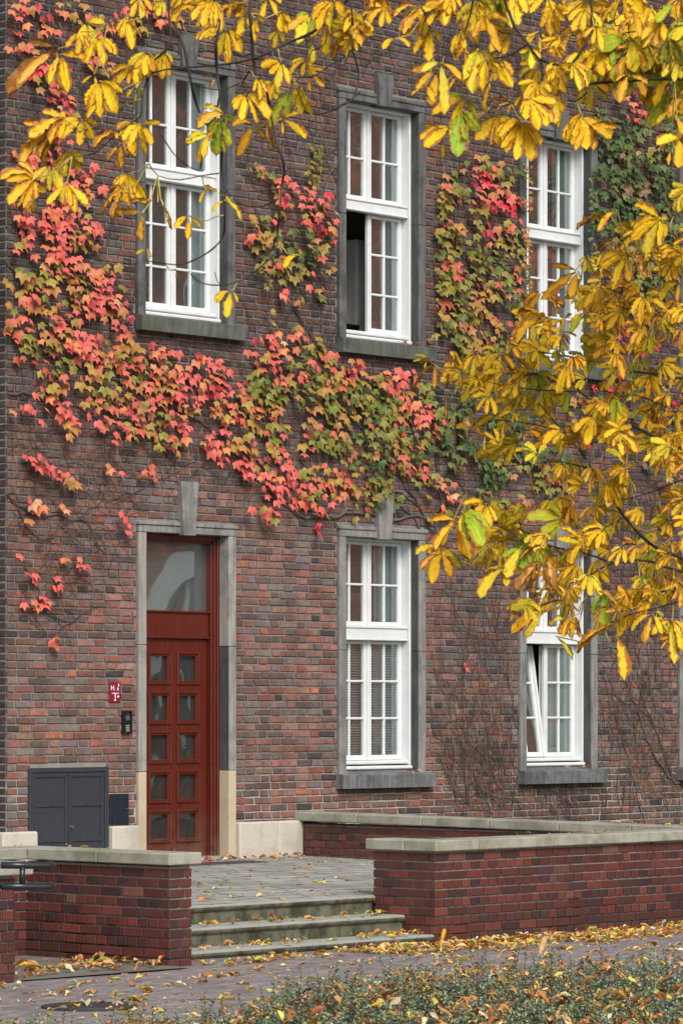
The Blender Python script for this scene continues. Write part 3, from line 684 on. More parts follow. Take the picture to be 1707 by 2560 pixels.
# ---- clinker walls
def clink_rows(off=0.0):
    def f(r):
        return ([.25], -.0625 + off - (.0 if r % 2 else 0)) if r % 2 else ([.125], off - .0)
    return f
def clink_col(x, z):
    c = pick([(.36, (.105, .026, .019)), (.34, (.08, .023, .018)), (.2, (.05, .02, .02)), (.12, (.14, .037, .026)), (.03, (.14, .06, .04))])
    return jit(c, .2)
def clink_wall(name, faces, core, cops, label, zt=.35):
    t = empty(name, label=label, cat='wall'); mb = MB()
    for (org, du, dn, L) in faces:
        brick_face(mb, org, du, dn, L, GZ - .012, zt, .0828, clink_rows(), .0145, .005, .001, clink_col)
    for c in core: mb.box(*c, 1)
    mb.build('brickwork', [M['clink'], M['cmort']], t, fixn=False)
    mb = MB()
    for (x0, x1, y0, y1, zf, n, ax) in cops:
        for k in range(n):
            if ax == 'x':
                p = x0 + (x1 - x0) * k / n; q = x0 + (x1 - x0) * (k + 1) / n; z = zf((p + q) / 2, 0)
                mb.box(p + .003, q - .003, y0, y1, z - .1, z, 0, .01)
            else:
                p = y0 + (y1 - y0) * k / n; q = y0 + (y1 - y0) * (k + 1) / n; za, zb = zf(0, p), zf(0, q); m0 = len(mb.v)
                mb.box(x0, x1, p + .003, q - .003, za - .1, za, 0, .01)
                mb.v[m0:] = [(v[0], v[1], v[2] + (zb - za) * (v[1] - p) / (q - p)) for v in mb.v[m0:]]
    mb.build('coping', M['coping'], t); return t
T = .25; e = .011
# right L: return leg along the steps and long run along the path
clink_wall('garden_wall', [((-3.67, -6.07, 0), (1, 0, 0), (0, -1, 0), 6.2), ((-3.67, -5.32, 0), (0, -1, 0), (-1, 0, 0), .75), ((2.53, -5.82, 0), (-1, 0, 0), (0, 1, 0), 6.0), ((-3.42, -5.32, 0), (-1, 0, 0), (0, 1, 0), .25)],
    [(-3.67 + e, 2.52, -6.07 + e, -6.07 + T - e, GZ - .05, .352), (-3.67 + e, -3.67 + T - e, -6.07 + T - e + .001, -5.32 - e, GZ - .05, .351)],
    [(-3.73, -3.12, -6.13, -5.74, lambda x, y: .452, 1, 'x'), (-3.12, 2.6, -6.13, -5.74, lambda x, y: .452, 5, 'x'), (-3.73, -3.35, -5.738, -5.262, lambda x, y: .452, 1, 'y')],
    'long clinker brick wall with grey coping at the right of the steps')
clink_wall('back_wall', [((.915, 0, 0), (0, -1, 0), (-1, 0, 0), 5.8), ((1.165, -5.8, 0), (0, 1, 0), (1, 0, 0), 5.8)],
    [(.915 + e, 1.165 - e, -5.8, -.003, GZ - .05, .36)],
    [(.855, 1.225, -5.72, -.0, lambda x, y: .49 + .008 * y, 6, 'y')], 'low clinker brick wall with coping running out from the house wall', zt=.36)
clink_wall('stair_wall', [((-7.42, -6.47, 0), (1, 0, 0), (0, -1, 0), .25), ((-7.42, -4.73, 0), (0, -1, 0), (-1, 0, 0), 1.74), ((-7.17, -6.47, 0), (0, 1, 0), (1, 0, 0), 1.74), ((-11.5, -4.73, 0), (1, 0, 0), (0, -1, 0), 4.08)],
    [(-7.42 + e, -7.17 - e, -6.47 + e, -4.73, GZ - .05, .352), (-11.5, -7.42 + e - .001, -4.73 + e, -4.49, GZ - .05, .351)],
    [(-7.48, -7.1, -6.53, -4.80, lambda x, y: .465, 2, 'y'), (-11.5, -7.1, -4.795, -4.43, lambda x, y: .465, 4, 'x')],
    'clinker brick cheek wall with grey coping at the left of the steps')
clink_wall('gate_wall', [((-12.8, -6.68, 0), (1, 0, 0), (0, -1, 0), 3.5), ((-9.3, -6.68, 0), (0, 1, 0), (1, 0, 0), .25), ((-12.8, -6.43, 0), (1, 0, 0), (0, 1, 0), 3.5)],
    [(-12.8, -9.3 - e, -6.68 + e, -6.43 - e, GZ - .05, .352)],
    [(-12.8, -9.17, -6.76, -6.35, lambda x, y: .46, 4, 'x')], 'brick wall end nearest the camera at the bottom left edge')
# handrail loops in front of it
hr = empty('handrail', label='dark double tube handrail end beside the left brick wall end', cat='handrail')
for py in (2163, 2216):
    p0 = at_depth(4, py, 26.2); p1 = at_depth(118, py + 1, 26.35); dirn = (p1 - p0).normalized(); bk = Vector((-C * .2 + S, C + .1, 0)).normalized()
    pts = [p0, p0 * .5 + p1 * .5, p1]
    for k in range(1, 6):
        a_ = k / 5 * math.pi / 2; pts.append(p1 + dirn * .055 * math.sin(a_) + bk * .055 * (1 - math.cos(a_)))
    pts.append(pts[-1] + bk * .3)
    mb = MB(); mb.tube(pts, .0265, 16); mb.build('rail', M['rail'], hr, smooth=True)
a1, a2 = at_depth(57, 2166, 26.27), at_depth(56, 2214, 26.27)
mb = MB(); mb.tube([a1, a2], .022, 12); mb.build('post', M['rail'], hr, smooth=True)
mb = MB(); q = at_depth(20, 2214, 26.22); mb.tube([q, q + Vector((0, .35, 0))], .016, 10); mb.build('bracket', M['rail'], hr)

# ================================================================== opposite wing, mirrored in the panes
wing = empty('courtyard_wing', label='red brick wing across the courtyard mirrored in the window panes', cat='building')
mb = MB()
def wcol(x, z): return jit(pick([(.5, (.6, .17, .08)), (.4, (.46, .13, .07)), (.1, (.2, .09, .07))]), .2)
brick_face(mb, (13.0, -4, 0), (0, -1, 0), (-1, 0, 0), 26, 0, 13, .16, lambda r: ([.5, .25], -.3 * (r % 2)), .02, .006, .003, wcol, [(3 + 5 * k, 4.6 + 5 * k, z, z + 3) for k in range(5) for z in (1, 6)])
mb.add([(13, -4, -.5), (13, -30, -.5), (13, -30, 13), (13, -4, 13)], [(0, 1, 2, 3)], 1); mb.box(13.3, 20, -30, -4, -.5, 13, 0)
mb.build('wall', [M['brick'], M['mortar']], wing, fixn=False)
for k in range(5):
    for z in (1, 6):
        mb = MB(); y = -4 - 3 - 5 * k
        mb.box(12.96, 13.0, y - 1.58, y - 1.48, z, z + 3); mb.box(12.96, 13.0, y - .1, y, z, z + 3); mb.box(12.96, 13, y - .85, y - .75, z, z + 3); mb.box(12.95, 13, y - 1.6, y, z + 1.8, z + 1.95)
        w_o = mb.build('window', M['paint'], wing); mb = MB(); mb.add([(12.98, y, z), (12.98, y - 1.6, z), (12.98, y - 1.6, z + 3), (12.98, y, z + 3)], [(0, 1, 2, 3)]); mb.build('pane', M['lcd'], w_o)

# ================================================================== creepers on the wall
LOBES = [(0, .04), (-.14, -.1), (-.36, -.06), (-.5, .2), (-.6, .62), (-.3, .52), (-.16, .72), (0, 1.08), (.16, .72), (.3, .52), (.6, .62), (.5, .2), (.36, -.06), (.14, -.1)]
def ivy_leaf(mb, P, size, lean, tilt, yaw, ci, ct):
    dn = Vector((math.sin(lean), 0, -math.cos(lean))); rt = Vector((math.cos(lean), 0, math.sin(lean)))
    out = Vector((math.sin(yaw), -math.cos(yaw), 0)); rt = (rt - out * rt.dot(out)).normalized()
    d = (dn * math.cos(tilt) + out * math.sin(tilt)).normalized(); n = rt.cross(d).normalized()
    if n.y > 0: n = -n
    k = U(.8, 1.15); cu = U(.1, .35)
    vs = [P + d * size * .34 + n * size * .07]; cs = [ci]
    for (x, y) in LOBES:
        x *= k * (1 + U(-.12, .12)); y *= 1 + U(-.06, .06)
        r = math.hypot(x, y - .34)
        vs.append(P + (rt * x + d * y) * size - n * size * (r * r * cu)); f = min(1, r * 1.15); cs.append(tuple(ci[q] * (1 - f) + ct[q] * f for q in range(3)))
    m = len(LOBES); mb.add(vs, [(0, i + 1, (i + 1) % m + 1) for i in range(m)], 0, cs)
PAL = {
 'P': [(5, (.70, .14, .10), (.78, .14, .14)), (2.4, (.68, .28, .09), (.78, .13, .12)), (1.4, (.42, .26, .06), (.68, .18, .12)), (.4, (.7, .45, .22), (.75, .28, .2)), (.8, (.42, .04, .05), (.6, .07, .09))],
 'M': [(3, (.36, .24, .04), (.62, .16, .09)), (2, (.36, .27, .045), (.45, .27, .06)), (2.2, (.58, .15, .075), (.68, .12, .1)), (2.2, (.2, .2, .03), (.34, .26, .05))],
 'G': [(4, (.16, .19, .025), (.25, .25, .045)), (2, (.25, .24, .035), (.4, .25, .07)), (2.2, (.08, .13, .022), (.15, .18, .04)), (.6, (.36, .2, .07), (.55, .17, .11))],
 'D': [(5, (.055, .1, .03), (.09, .15, .05)), (2, (.1, .15, .035), (.2, .22, .06)), (.7, (.22, .14, .09), (.4, .16, .13))],
 'R': [(3, (.62, .03, .05), (.78, .06, .1)), (1, (.75, .1, .08), (.8, .2, .15))],
}
K = 2560 / 2352.0
def blocked(px, py, marg=0):
    p = at_wall(px, py)
    for i, k in wins:
        d = UPZ if k == 'u' else LOZ
        if WCX[i] - OW + .05 - marg < p.x < WCX[i] + OW - .02 + marg and d['sill'] - .1 < p.z < d['top'] - .0: return True
    if DX - OW < p.x < DX + OW and p.z < 3.66: return True
    return p.x < XL - .02
GRID = {}
def stroke(mb, pts, hw, n, pal, size=(.075, .12), over=False, lean=.15):
    pts = [(a * K, b * K) for a, b in pts]; seg = [math.dist(p, q) for p, q in zip(pts, pts[1:])] or [0]
    tot = sum(seg); placed = []
    for _ in range(int(n * 1.45)):
        if tot > 0:
            t = U(0, tot); i = 0
            while i < len(seg) - 1 and t > seg[i]: t -= seg[i]; i += 1
            f = t / max(seg[i], 1e-6); x = pts[i][0] + (pts[i + 1][0] - pts[i][0]) * f; y = pts[i][1] + (pts[i + 1][1] - pts[i][1]) * f
        else: x, y = pts[0]
        h = hw * K; x += max(-1.3 * h, min(1.3 * h, random.gauss(0, h * .55))); y += max(-1.3 * h, min(1.3 * h, random.gauss(0, h * .55)))
        if noise.noise(Vector((x * .022, y * .022, 4.4))) < -.3: continue
        md = 105 * (size[0] + size[1]) * (.44 if pal[0] == 'D' else .55 if pal[0] == 'G' else .62); g0 = (int(x // 16), int(y // 16))
        if any((x - a) ** 2 + (y - b) ** 2 < md * md for i_ in (-1, 0, 1) for j_ in (-1, 0, 1) for a, b in GRID.get((g0[0] + i_, g0[1] + j_), ())): continue
        if not over and blocked(x, y): continue
        GRID.setdefault(g0, []).append((x, y))
        p = at_wall(x, y, -U(.05, .17)); pl = pal[int(U(0, len(pal)))] if len(pal) > 1 else pal
        # neighbouring leaves share a colour
        pn = noise.noise(Vector((x * .012, y * .012, 9.1))) * .5 + .5
        pl = pal[min(len(pal) - 1, max(0, int((pn * 2.0 - .5 + U(-.14, .14)) * len(pal))))]
        ws = PAL[pl]; t = sum(w_[0] for w_ in ws); r = min(.999, max(0, noise.noise(Vector((x * .02, y * .02, 2.7))) * .9 + .5 + U(-.22, .22))) * t
        for w_ in ws:
            r -= w_[0]
            if r <= 0: break
        ivy_leaf(mb, p, U(*size), lean + U(-.38, .38), U(.15, .95), U(-.8, .5), jit(w_[1], .2), jit(w_[2], .2))
def vine(mb, pts, r0, r1, col=(.09, .07, .062), wob=.03, y=-.02, n=5):
    P = [at_wall(a * K, b * K, y) for a, b in pts]; out = []
    for a, b in zip(P, P[1:]):
        m = max(2, int((b - a).length / .09))
        for i in range(m): out.append(a.lerp(b, i / m) + Vector((U(-wob, wob), U(-.012, .004), U(-wob, wob))))
    out.append(P[-1]); L = len(out)
    mb.tube(out, [r0 + (r1 - r0) * i / (L - 1) for i in range(L)], n, 0, jit(col, .2))
def tendrils(mb, poly, n, ang=(90, 40), length=(.3, 1.1), r=(.0018, .0045), red=0.0):
    xs = [p[0] for p in poly]; ys = [p[1] for p in poly]; cnt = 0; tries = 0
    while cnt < n and tries < n * 20:
        tries += 1; x, y = U(min(xs), max(xs)), U(min(ys), max(ys))
        ins = False
        for (a, b), (c, d) in zip(poly, poly[1:] + poly[:1]):
            if (b > y) != (d > y) and x < (c - a) * (y - b) / (d - b) + a: ins = not ins
        if not ins or blocked(x * K, y * K, .02): continue
        cnt += 1; p = at_wall(x * K, y * K, -.013 - U(0, .02)); a = R(random.gauss(*ang)); L = U(*length); pts = [p.copy()]; st_ = .06; dr = U(-.12, .12)
        for i in range(int(L / st_)):
            a += random.gauss(dr * .4, .28); p = p + Vector((math.cos(a) * st_, U(-.004, .004), math.sin(a) * st_))
            q = photo(p)
            if blocked(q[0], q[1], .0): break
            pts.append(p.copy())
        if len(pts) < 3: continue
        r0 = U(*r); mb.tube(pts, [r0 * (1 - .7 * i / len(pts)) for i in range(len(pts))], 3, 0, jit((.36, .12, .1) if U(0, 1) < red else pick([(2.6, (.06, .044, .038)), (2.4, (.11, .075, .062)), (1.2, (.2, .15, .13))]), .3), False)
def creeper(label, leaves, stems, bare, cat='creeper'):
    t = empty('climbing_creeper', label=label, cat=cat); mb = MB()
    for a in leaves: stroke(mb, *a[0], **(a[1] if len(a) > 1 else {}))
    if mb.v: mb.build('foliage', M['ivy'], t, fixn=False)
    mb = MB()
    for a in stems: vine(mb, *a)
    for a in bare: tendrils(mb, *a[0], **a[1])
    mb.build('stem', M['stem'], t, fixn=False)
    return t
g = [] 
creeper('broad pink and orange creeper sweeping from the left edge across the wall above the door', [
    (([(45, 15), (110, 60)], 26, 50, 'P'),), (([(30, 90), (130, 170)], 24, 34, 'PR'),), (([(110, 190), (170, 260)], 24, 34, 'PM'),), (([(150, 20), (330, 55)], 22, 40, 'MP'),), (([(340, 10), (420, 45)], 20, 24, 'PM'),),
    (([(200, 90), (260, 180)], 26, 20, 'PM'),), (([(60, 350), (190, 470)], 34, 60, 'P'),), (([(120, 300), (230, 420)], 30, 34, 'P'),),
    (([(60, 480), (230, 560)], 38, 150, 'PPM'),), (([(60, 540), (250, 650)], 34, 120, 'PM'),), (([(5, 635), (60, 640), (220, 665)], 26, 90, 'GM'),),
    (([(25, 690), (260, 700)], 40, 150, 'MP'),), (([(30, 760), (230, 790)], 34, 120, 'PMP'),), (([(200, 785), (395, 830)], 26, 110, 'PMP'),), (([(40, 830), (400, 850)], 30, 130, 'PMM'),),
    (([(100, 870), (400, 880)], 26, 90, 'PM'),), (([(210, 900), (380, 945)], 24, 70, 'MMP'),), (([(95, 890), (170, 965)], 14, 18, 'P'),), (([(150, 930), (160, 1000)], 14, 14, 'PM'),),
    (([(260, 965), (375, 1000)], 20, 34, 'PM'),), (([(380, 860), (450, 920), (560, 960), (610, 980)], 34, 150, 'PPM'),), (([(455, 815), (520, 850)], 16, 26, 'P'),),
    (([(330, 985), (430, 1010)], 16, 16, 'PM'),), (([(380, 1035), (440, 1050)], 12, 14, 'MP'),), (([(325, 1070), (350, 1090)], 10, 8, 'M'),),
    (([(400, 850), (470, 885), (560, 900)], 30, 70, 'PM'),), (([(280, 830), (400, 900), (480, 960)], 50, 90, 'PM'),), (([(230, 560), (60, 470), (50, 380)], 30, 60, 'P'),), (([(180, 640), (280, 740)], 26, 50, 'PM'),), (([(400, 950), (560, 1010), (700, 1090), (760, 1130)], 48, 130, 'PM'),), (([(40, 900), (230, 960), (420, 1000)], 50, 70, 'PM'),), (([(560, 960), (760, 990), (960, 1010)], 50, 150, 'GM'),), (([(430, 1000), (520, 1040), (600, 1080)], 26, 100, 'P'),), (([(540, 1050), (640, 1120), (740, 1160)], 30, 170, 'P'), dict(size=(.07, .14))), (([(700, 1140), (735, 1215)], 10, 18, 'R'), dict(size=(.06, .1))),
    (([(590, 1165), (640, 1190)], 14, 12, 'MP'),), (([(560, 920), (640, 960)], 26, 40, 'M'),),
    (([(60, 1050), (120, 1070), (160, 1110)], 14, 32, 'MP'),), (([(80, 1150), (95, 1160)], 9, 7, 'P'),), (([(135, 1160), (155, 1170)], 7, 5, 'P'),), (([(60, 1190)], 5, 2, 'M'),), (([(45, 1268)], 6, 3, 'R'),),
    (([(70, 1315), (85, 1325)], 7, 5, 'P'),), (([(125, 1320), (128, 1345)], 8, 6, 'P'),), (([(60, 1385), (100, 1378)], 10, 13, 'P'),), (([(280, 1165), (300, 1220)], 7, 7, 'P'),), (([(145, 1275), (225, 1310)], 10, 8, 'P'), dict(size=(.05, .09))), (([(125, 1450), (122, 1500)], 8, 6, 'PR'),),
    (([(235, 1065), (330, 1105)], 14, 6, 'MP'),)],
  [([(20, 900), (120, 905), (180, 930), (260, 1000)], .014, .006), ([(60, 760), (150, 830), (290, 880), (420, 940), (520, 1010), (590, 1060), (690, 1190)], .014, .009), ([(220, 1000), (340, 970), (430, 930)], .01, .005),
   ([(10, 1130), (80, 1190), (130, 1180), (200, 1200), (240, 1270)], .012, .006), ([(30, 1150), (95, 1250), (220, 1160), (330, 1120), (450, 1060)], .009, .004), ([(100, 300), (95, 420), (70, 480)], .012, .008), ([(15, 600), (60, 660), (110, 800), (130, 830)], .012, .008),
   ([(50, 1300), (90, 1360), (80, 1400), (160, 1430), (230, 1390)], .007, .003), ([(240, 640), (280, 700), (390, 770)], .008, .005), ([(470, 1010), (600, 1110), (690, 1190), (760, 1195)], .014, .01)],
  [(([(15, 0), (330, 0), (330, 760), (560, 790), (760, 880), (760, 1180), (300, 1160), (15, 1100)], 800), {}), (([(15, 1000), (300, 1060), (310, 1260), (160, 1480), (20, 1420)], 240), dict(ang=(80, 70))), (([(40, 1030), (300, 1090), (310, 1240), (160, 1400), (40, 1380)], 190), dict(ang=(-25, 30), length=(.12, .26), r=(.002, .0032), red=.75)), (([(15, 0), (560, 0), (560, 110), (330, 120), (15, 600)], 260), {})])
creeper('red tipped creeper between the two left upper windows, thinning towards the sill', [
    (([(620, 470), (700, 490), (765, 515)], 30, 90, 'PPM'),), (([(650, 420), (720, 450)], 18, 22, 'PR'),), (([(590, 520), (660, 560), (750, 560)], 26, 80, 'GM'),), (([(600, 600), (720, 630), (745, 650)], 24, 66, 'GM'),), (([(735, 330), (715, 420)], 14, 40, 'MG'), dict(size=(.04, .08))),
    (([(590, 380), (640, 420)], 14, 22, 'GM'), dict(size=(.05, .1))), (([(615, 690), (620, 640)], 10, 18, 'G'), dict(size=(.05, .09))), (([(600, 780), (660, 790)], 22, 22, 'P'),), (([(650, 730), (720, 790), (760, 830)], 16, 46, 'MP'),), (([(700, 790), (725, 860), (725, 900)], 16, 30, 'G'), dict(size=(.05, .1))), (([(680, 690), (770, 600)], 14, 14, 'PM'),), (([(640, 640), (640, 720), (700, 800), (740, 850)], 26, 64, 'MPG'),), (([(620, 440), (760, 480)], 26, 50, 'PR'),), (([(590, 820), (700, 860)], 30, 44, 'MP'),)],
  [([(640, 440), (640, 560), (650, 660), (690, 740), (780, 850)], .012, .01), ([(740, 660), (735, 780), (725, 880)], .008, .006), ([(780, 330), (740, 380), (700, 450)], .006, .004), ([(430, 110), (600, 130), (770, 190)], .008, .004)],
  [(([(560, 110), (790, 120), (785, 900), (570, 760)], 330), {})])
creeper('green and orange creeper running under the middle upper window to the right', [
    (([(560, 885), (700, 900)], 26, 110, 'GG'),), (([(690, 900), (830, 930), (900, 960)], 38, 210, 'GGM'),), (([(600, 940), (700, 1000), (780, 1040)], 40, 170, 'GGM'),), (([(560, 870), (740, 880), (860, 900)], 30, 110, 'GM'),), (([(740, 840), (860, 870), (960, 880)], 26, 140, 'PPM'),), (([(780, 890), (960, 930), (1010, 960)], 36, 190, 'GGP'),),
    (([(700, 1040), (760, 1120)], 40, 70, 'PM'),), (([(720, 1010), (800, 1090), (830, 1140)], 38, 110, 'MGP'),), (([(800, 990), (870, 1060), (890, 1130)], 34, 140, 'GD'),), (([(860, 980), (980, 1020)], 36, 130, 'GD'),), (([(930, 1050), (1010, 1110), (1010, 1180)], 26, 70, 'MGP'),), (([(1010, 960), (1060, 1040), (1160, 1100)], 46, 190, 'DG'),), (([(1050, 930), (1180, 960)], 40, 120, 'D'),),
    (([(1070, 1120), (1190, 1180)], 34, 70, 'DGM'),), (([(620, 1030), (700, 1080)], 24, 40, 'PM'),), (([(1150, 1000), (1300, 1100)], 50, 90, 'DM'),), (([(660, 900), (600, 900)], 24, 30, 'MP'),)],
  [([(700, 1190), (790, 1183), (860, 1180), (900, 1200), (960, 1185), (1000, 1195), (1010, 1245)], .019, .013, (.15, .125, .11)), ([(860, 1130), (910, 1125), (960, 1160), (1005, 1250)], .013, .008), ([(830, 1090), (880, 1120), (950, 1190), (985, 1260)], .013, .01, (.13, .11, .1)), ([(740, 900), (860, 1010), (960, 1160)], .012, .01), ([(1010, 960), (1000, 1100), (1020, 1190)], .012, .01), ([(1040, 1230), (1130, 1290), (1210, 1290)], .012, .008, (.2, .17, .15)),
   ([(1170, 1200), (1230, 1190), (1290, 1150)], .02, .016, (.2, .18, .16))],
  [(([(560, 860), (1300, 860), (1320, 1180), (1000, 1260), (700, 1180)], 560), {})])
creeper('dense creeper column of green and red leaves beside the third upper window', [
    (([(1045, 400), (1040, 560), (1040, 740)], 24, 230, 'GM'), dict(size=(.08, .13))), (([(1090, 430), (1170, 470)], 30, 90, 'PR'),), (([(1080, 490), (1180, 560)], 34, 140, 'PMG'),), (([(1040, 590), (1170, 640)], 40, 190, 'GM'),), (([(1060, 680), (1180, 720)], 42, 200, 'GGM'),), (([(1030, 760), (1160, 800)], 36, 140, 'GM'),), (([(1080, 370), (1190, 400)], 22, 40, 'GM'), dict(size=(.07, .12))),
    (([(1180, 560), (1190, 760)], 16, 50, 'PM'),), (([(1208, 380), (1208, 720)], 9, 170, 'GM'), dict(size=(.03, .065), over=True)), (([(1020, 420), (1015, 700)], 12, 90, 'GM'), dict(size=(.04, .08)))],
  [([(1100, 860), (1090, 700), (1110, 560), (1120, 400)], .014, .008), ([(1050, 800), (1040, 600), (1050, 380)], .01, .006)],
  [(([(1010, 110), (1200, 140), (1195, 860), (1010, 860)], 360), {}), (([(560, 0), (1568, 0), (1568, 300), (1180, 300), (780, 170)], 520), {})])
creeper('dark green creeper with a few red sprays filling the upper right wall', [
    (([(1370, 290), (1460, 340), (1560, 300)], 44, 210, 'DDG'),), (([(1390, 390), (1500, 430), (1560, 420)], 46, 230, 'D'),), (([(1400, 480), (1560, 540)], 50, 240, 'DDG'),), (([(1390, 590), (1560, 640)], 46, 210, 'DG'),), (([(1380, 680), (1480, 700)], 30, 50, 'DG'),), (([(1390, 740), (1480, 790)], 26, 70, 'R'),), (([(1370, 60), (1420, 200)], 22, 50, 'RP'), dict(size=(.07, .12))), (([(1430, 190), (1500, 330)], 26, 46, 'PR'),), (([(1480, 340), (1540, 340)], 20, 24, 'P'),),
    (([(1367, 400), (1362, 560)], 8, 110, 'D'), dict(size=(.04, .075), over=True)), (([(1390, 860), (1560, 930)], 44, 90, 'RDM'),), (([(1300, 880), (1360, 1010)], 30, 40, 'RM'),), (([(1480, 960), (1560, 1100)], 40, 70, 'DM'),), (([(1500, 120), (1560, 260)], 30, 60, 'DM'),)],
  [([(1400, 900), (1440, 700), (1450, 480), (1430, 200)], .016, .008), ([(1540, 900), (1520, 600), (1540, 300)], .014, .008)],
  [(([(1370, 0), (1568, 0), (1568, 1300), (1300, 1300), (1380, 860)], 620), {})])
creeper('leafless vine stems fanning over the bricks between the two lower windows', [(([(1072, 1525), (1075, 1550)], 4, 6, 'R'), dict(size=(.05, .09)))],
  [([(1075, 1860), (1060, 1700), (1065, 1540), (1040, 1350)], .006, .003), ([(1110, 1840), (1080, 1720), (1060, 1560), (1080, 1400)], .005, .003)],
  [(([(985, 1300), (1200, 1310), (1190, 1780), (1180, 1880), (1050, 1870), (1000, 1600)], 220), dict(ang=(95, 20), length=(.5, 1.6), r=(.0018, .0044))), (([(1010, 1700), (1360, 1830), (1360, 1890), (1050, 1880)], 230), dict(ang=(118, 24), length=(.3, 1.0), r=(.0026, .005)))])
creeper('thick tangle of bare vine stems on the wall right of the last lower window', [],
  [([(1568, 1810), (1530, 1780), (1500, 1740), (1480, 1680), (1450, 1600), (1430, 1500)], .013, .006, (.16, .12, .1)), ([(1540, 1780), (1510, 1690), (1470, 1600), (1460, 1480), (1440, 1330)], .008, .004), ([(1480, 1890), (1450, 1780), (1420, 1680), (1400, 1560)], .006, .003)],
  [(([(1370, 1180), (1560, 1180), (1560, 1880), (1380, 1880), (1385, 1500)], 430), dict(ang=(98, 24), length=(.4, 1.5), r=(.0018, .0046)))])

# ================================================================== chestnut tree in the foreground
CR = Vector((C, -S, 0)); CF = Vector((S, C, 0)); UPV = Vector((0, 0, 1))
def leaflet(mb, P, A, N, L, Wd, droop, fold, roll, col, dry, nx=4, ny=8, rag=.0, crk=.05):
    A = A.normalized(); Rt = A.cross(N).normalized(); N = Rt.cross(A).normalized(); p = P.copy(); vs = []; uv = []; cs = []
    sd_ = U(0, 99); tw = U(-.5, .5)
    for j in range(ny + 1):
        t = j / ny
        w_ = Wd * 1.9 * (t ** .85) * ((1 - t) ** .42) * (1 + (.09 if j % 2 else -.07) + U(-rag, rag)) if 0 < j < ny else Wd * .02
        a = tw * t; R2 = Rt * math.cos(a) + N * math.sin(a); N2 = N * math.cos(a) - Rt * math.sin(a)
        for i in range(nx + 1):
            s_ = i / nx * 2 - 1; ra = abs(s_) * roll
            x = (math.sin(ra) / roll if roll > .01 else abs(s_)) * w_ * (1 if s_ >= 0 else -1); h = ((1 - math.cos(ra)) / max(roll, .01) + abs(s_) * fold) * w_
            cr = noise.noise(Vector((s_ * 2.6 + sd_, t * 10, sd_))) * crk * L * (1 if abs(s_) > .2 else .4)
            vs.append(p + R2 * x + N2 * (h + cr)); uv.append((s_ * 1.0, t))
        cs += [col] * (nx + 1)
        g_ = (A + Vector((0, 0, -1)) * droop / ny * 1.6).normalized(); p = p + A * (L / ny); 
        Rt = (Rt - g_ * Rt.dot(g_)).normalized(); A = g_; N = Rt.cross(A).normalized()
    fs = [(j * (nx + 1) + i, j * (nx + 1) + i + 1, (j + 1) * (nx + 1) + i + 1, (j + 1) * (nx + 1) + i) for j in range(ny) for i in range(nx)]
    mb.add(vs, fs, 0, cs, uv, dry)
HUE = {'y': ((1.0, .63, .01), .34), 'o': ((1.0, .5, .02), .58), 'b': ((.8, .36, .09), .95), 'g': ((.24, .46, .03), .1), 'l': ((.72, .62, .03), .2), 'd': ((.10, .24, .035), 0.0)}
def chestnut_leaf(mb, stm, P, A, N, Lm, hue, n=5, src=None, Z_=10):
    c0, dry0 = HUE[hue]
    curl = dict(y=.5, o=1.1, b=1.9, g=.3, l=.4, d=.25)[hue]
    Rt = A.cross(N).normalized(); sp = U(42, 88)
    for i in range(n):
        f = (i / (n - 1) * 2 - 1) if n > 1 else 0; an = R(f * sp + U(-8, 8))
        d = A * math.cos(an) + Rt * math.sin(an) + N * U(-.25, .25); L = Lm * (1 - .3 * abs(f)) * U(.62, 1.15)
        if n > 3 and U(0, 1) < .07: continue
        c = jit(c0, .16); 
        if U(0, 1) < .22: c = jit(HUE[random.choice('ylo')][0], .15)
        dr = max(0, min(1.3, dry0 + U(-.12, .25)))
        leaflet(mb, P + d * .008, d, N + Vector((U(-.3, .3), U(-.3, .3), U(-.3, .3))), L, L * (U(.17, .27) if Z_ < 11 else U(.15, .25)) * (1 - .25 * (hue == 'b')), U(.1, 1.1), U(.0, .5), curl * U(.3, 1.5), c, dr, 6, 11, .17, .12 if hue in 'ob' else .085)
    if src is not None:
        m = P.lerp(src, .5) + Vector((0, 0, -(P - src).length * .12)); stm.tube([src, m.lerp(src, .5) + Vector((0, 0, .004)), m, P], [.0022, .0018, .0017, .0026], 5, 0, jit((.5, .38, .1), .25))
tree = empty('chestnut_tree', label='horse chestnut tree with drooping golden autumn leaves hanging in the foreground', cat='tree')
bm_ = MB(); samples = []
def crop(i, pts):
    ox, oy = {1: (0, 0), 2: (847, 0), 4: (847, 700), 6: (847, 1300), 0: (0, 0)}[i]; k = 1.8233 if i else 1 / K
    return [(ox + a / k, oy + b / k) for a, b in pts]
def twig(pts, Z, r0, r1, dz=0):
    P = []
    for q, (a, b) in enumerate(pts): P.append(at_depth(a, b, Z + dz * q / max(1, len(pts) - 1) + .06 * math.sin(q * 1.7 + a)))
    out = []
    for j in range(len(P) - 1):          # Catmull-Rom
        p0, p1, p2, p3 = P[max(j - 1, 0)], P[j], P[j + 1], P[min(j + 2, len(P) - 1)]
        m = max(2, int((p2 - p1).length / .03))
        for k_ in range(m):
            t = k_ / m; out.append(.5 * ((2 * p1) + (-p0 + p2) * t + (2 * p0 - 5 * p1 + 4 * p2 - p3) * t * t + (-p0 + 3 * p1 - 3 * p2 + p3) * t ** 3))
    out.append(P[-1]); L = len(out)
    bm_.tube(out, [(r0 + (r1 - r0) * i / (L - 1)) * (1 + .16 * math.sin(i * 1.9)) for i in range(L)], 6, 0, jit((.05, .038, .034), .2))
    for p in out[::2]: samples.append((photo(p), p))
    return out
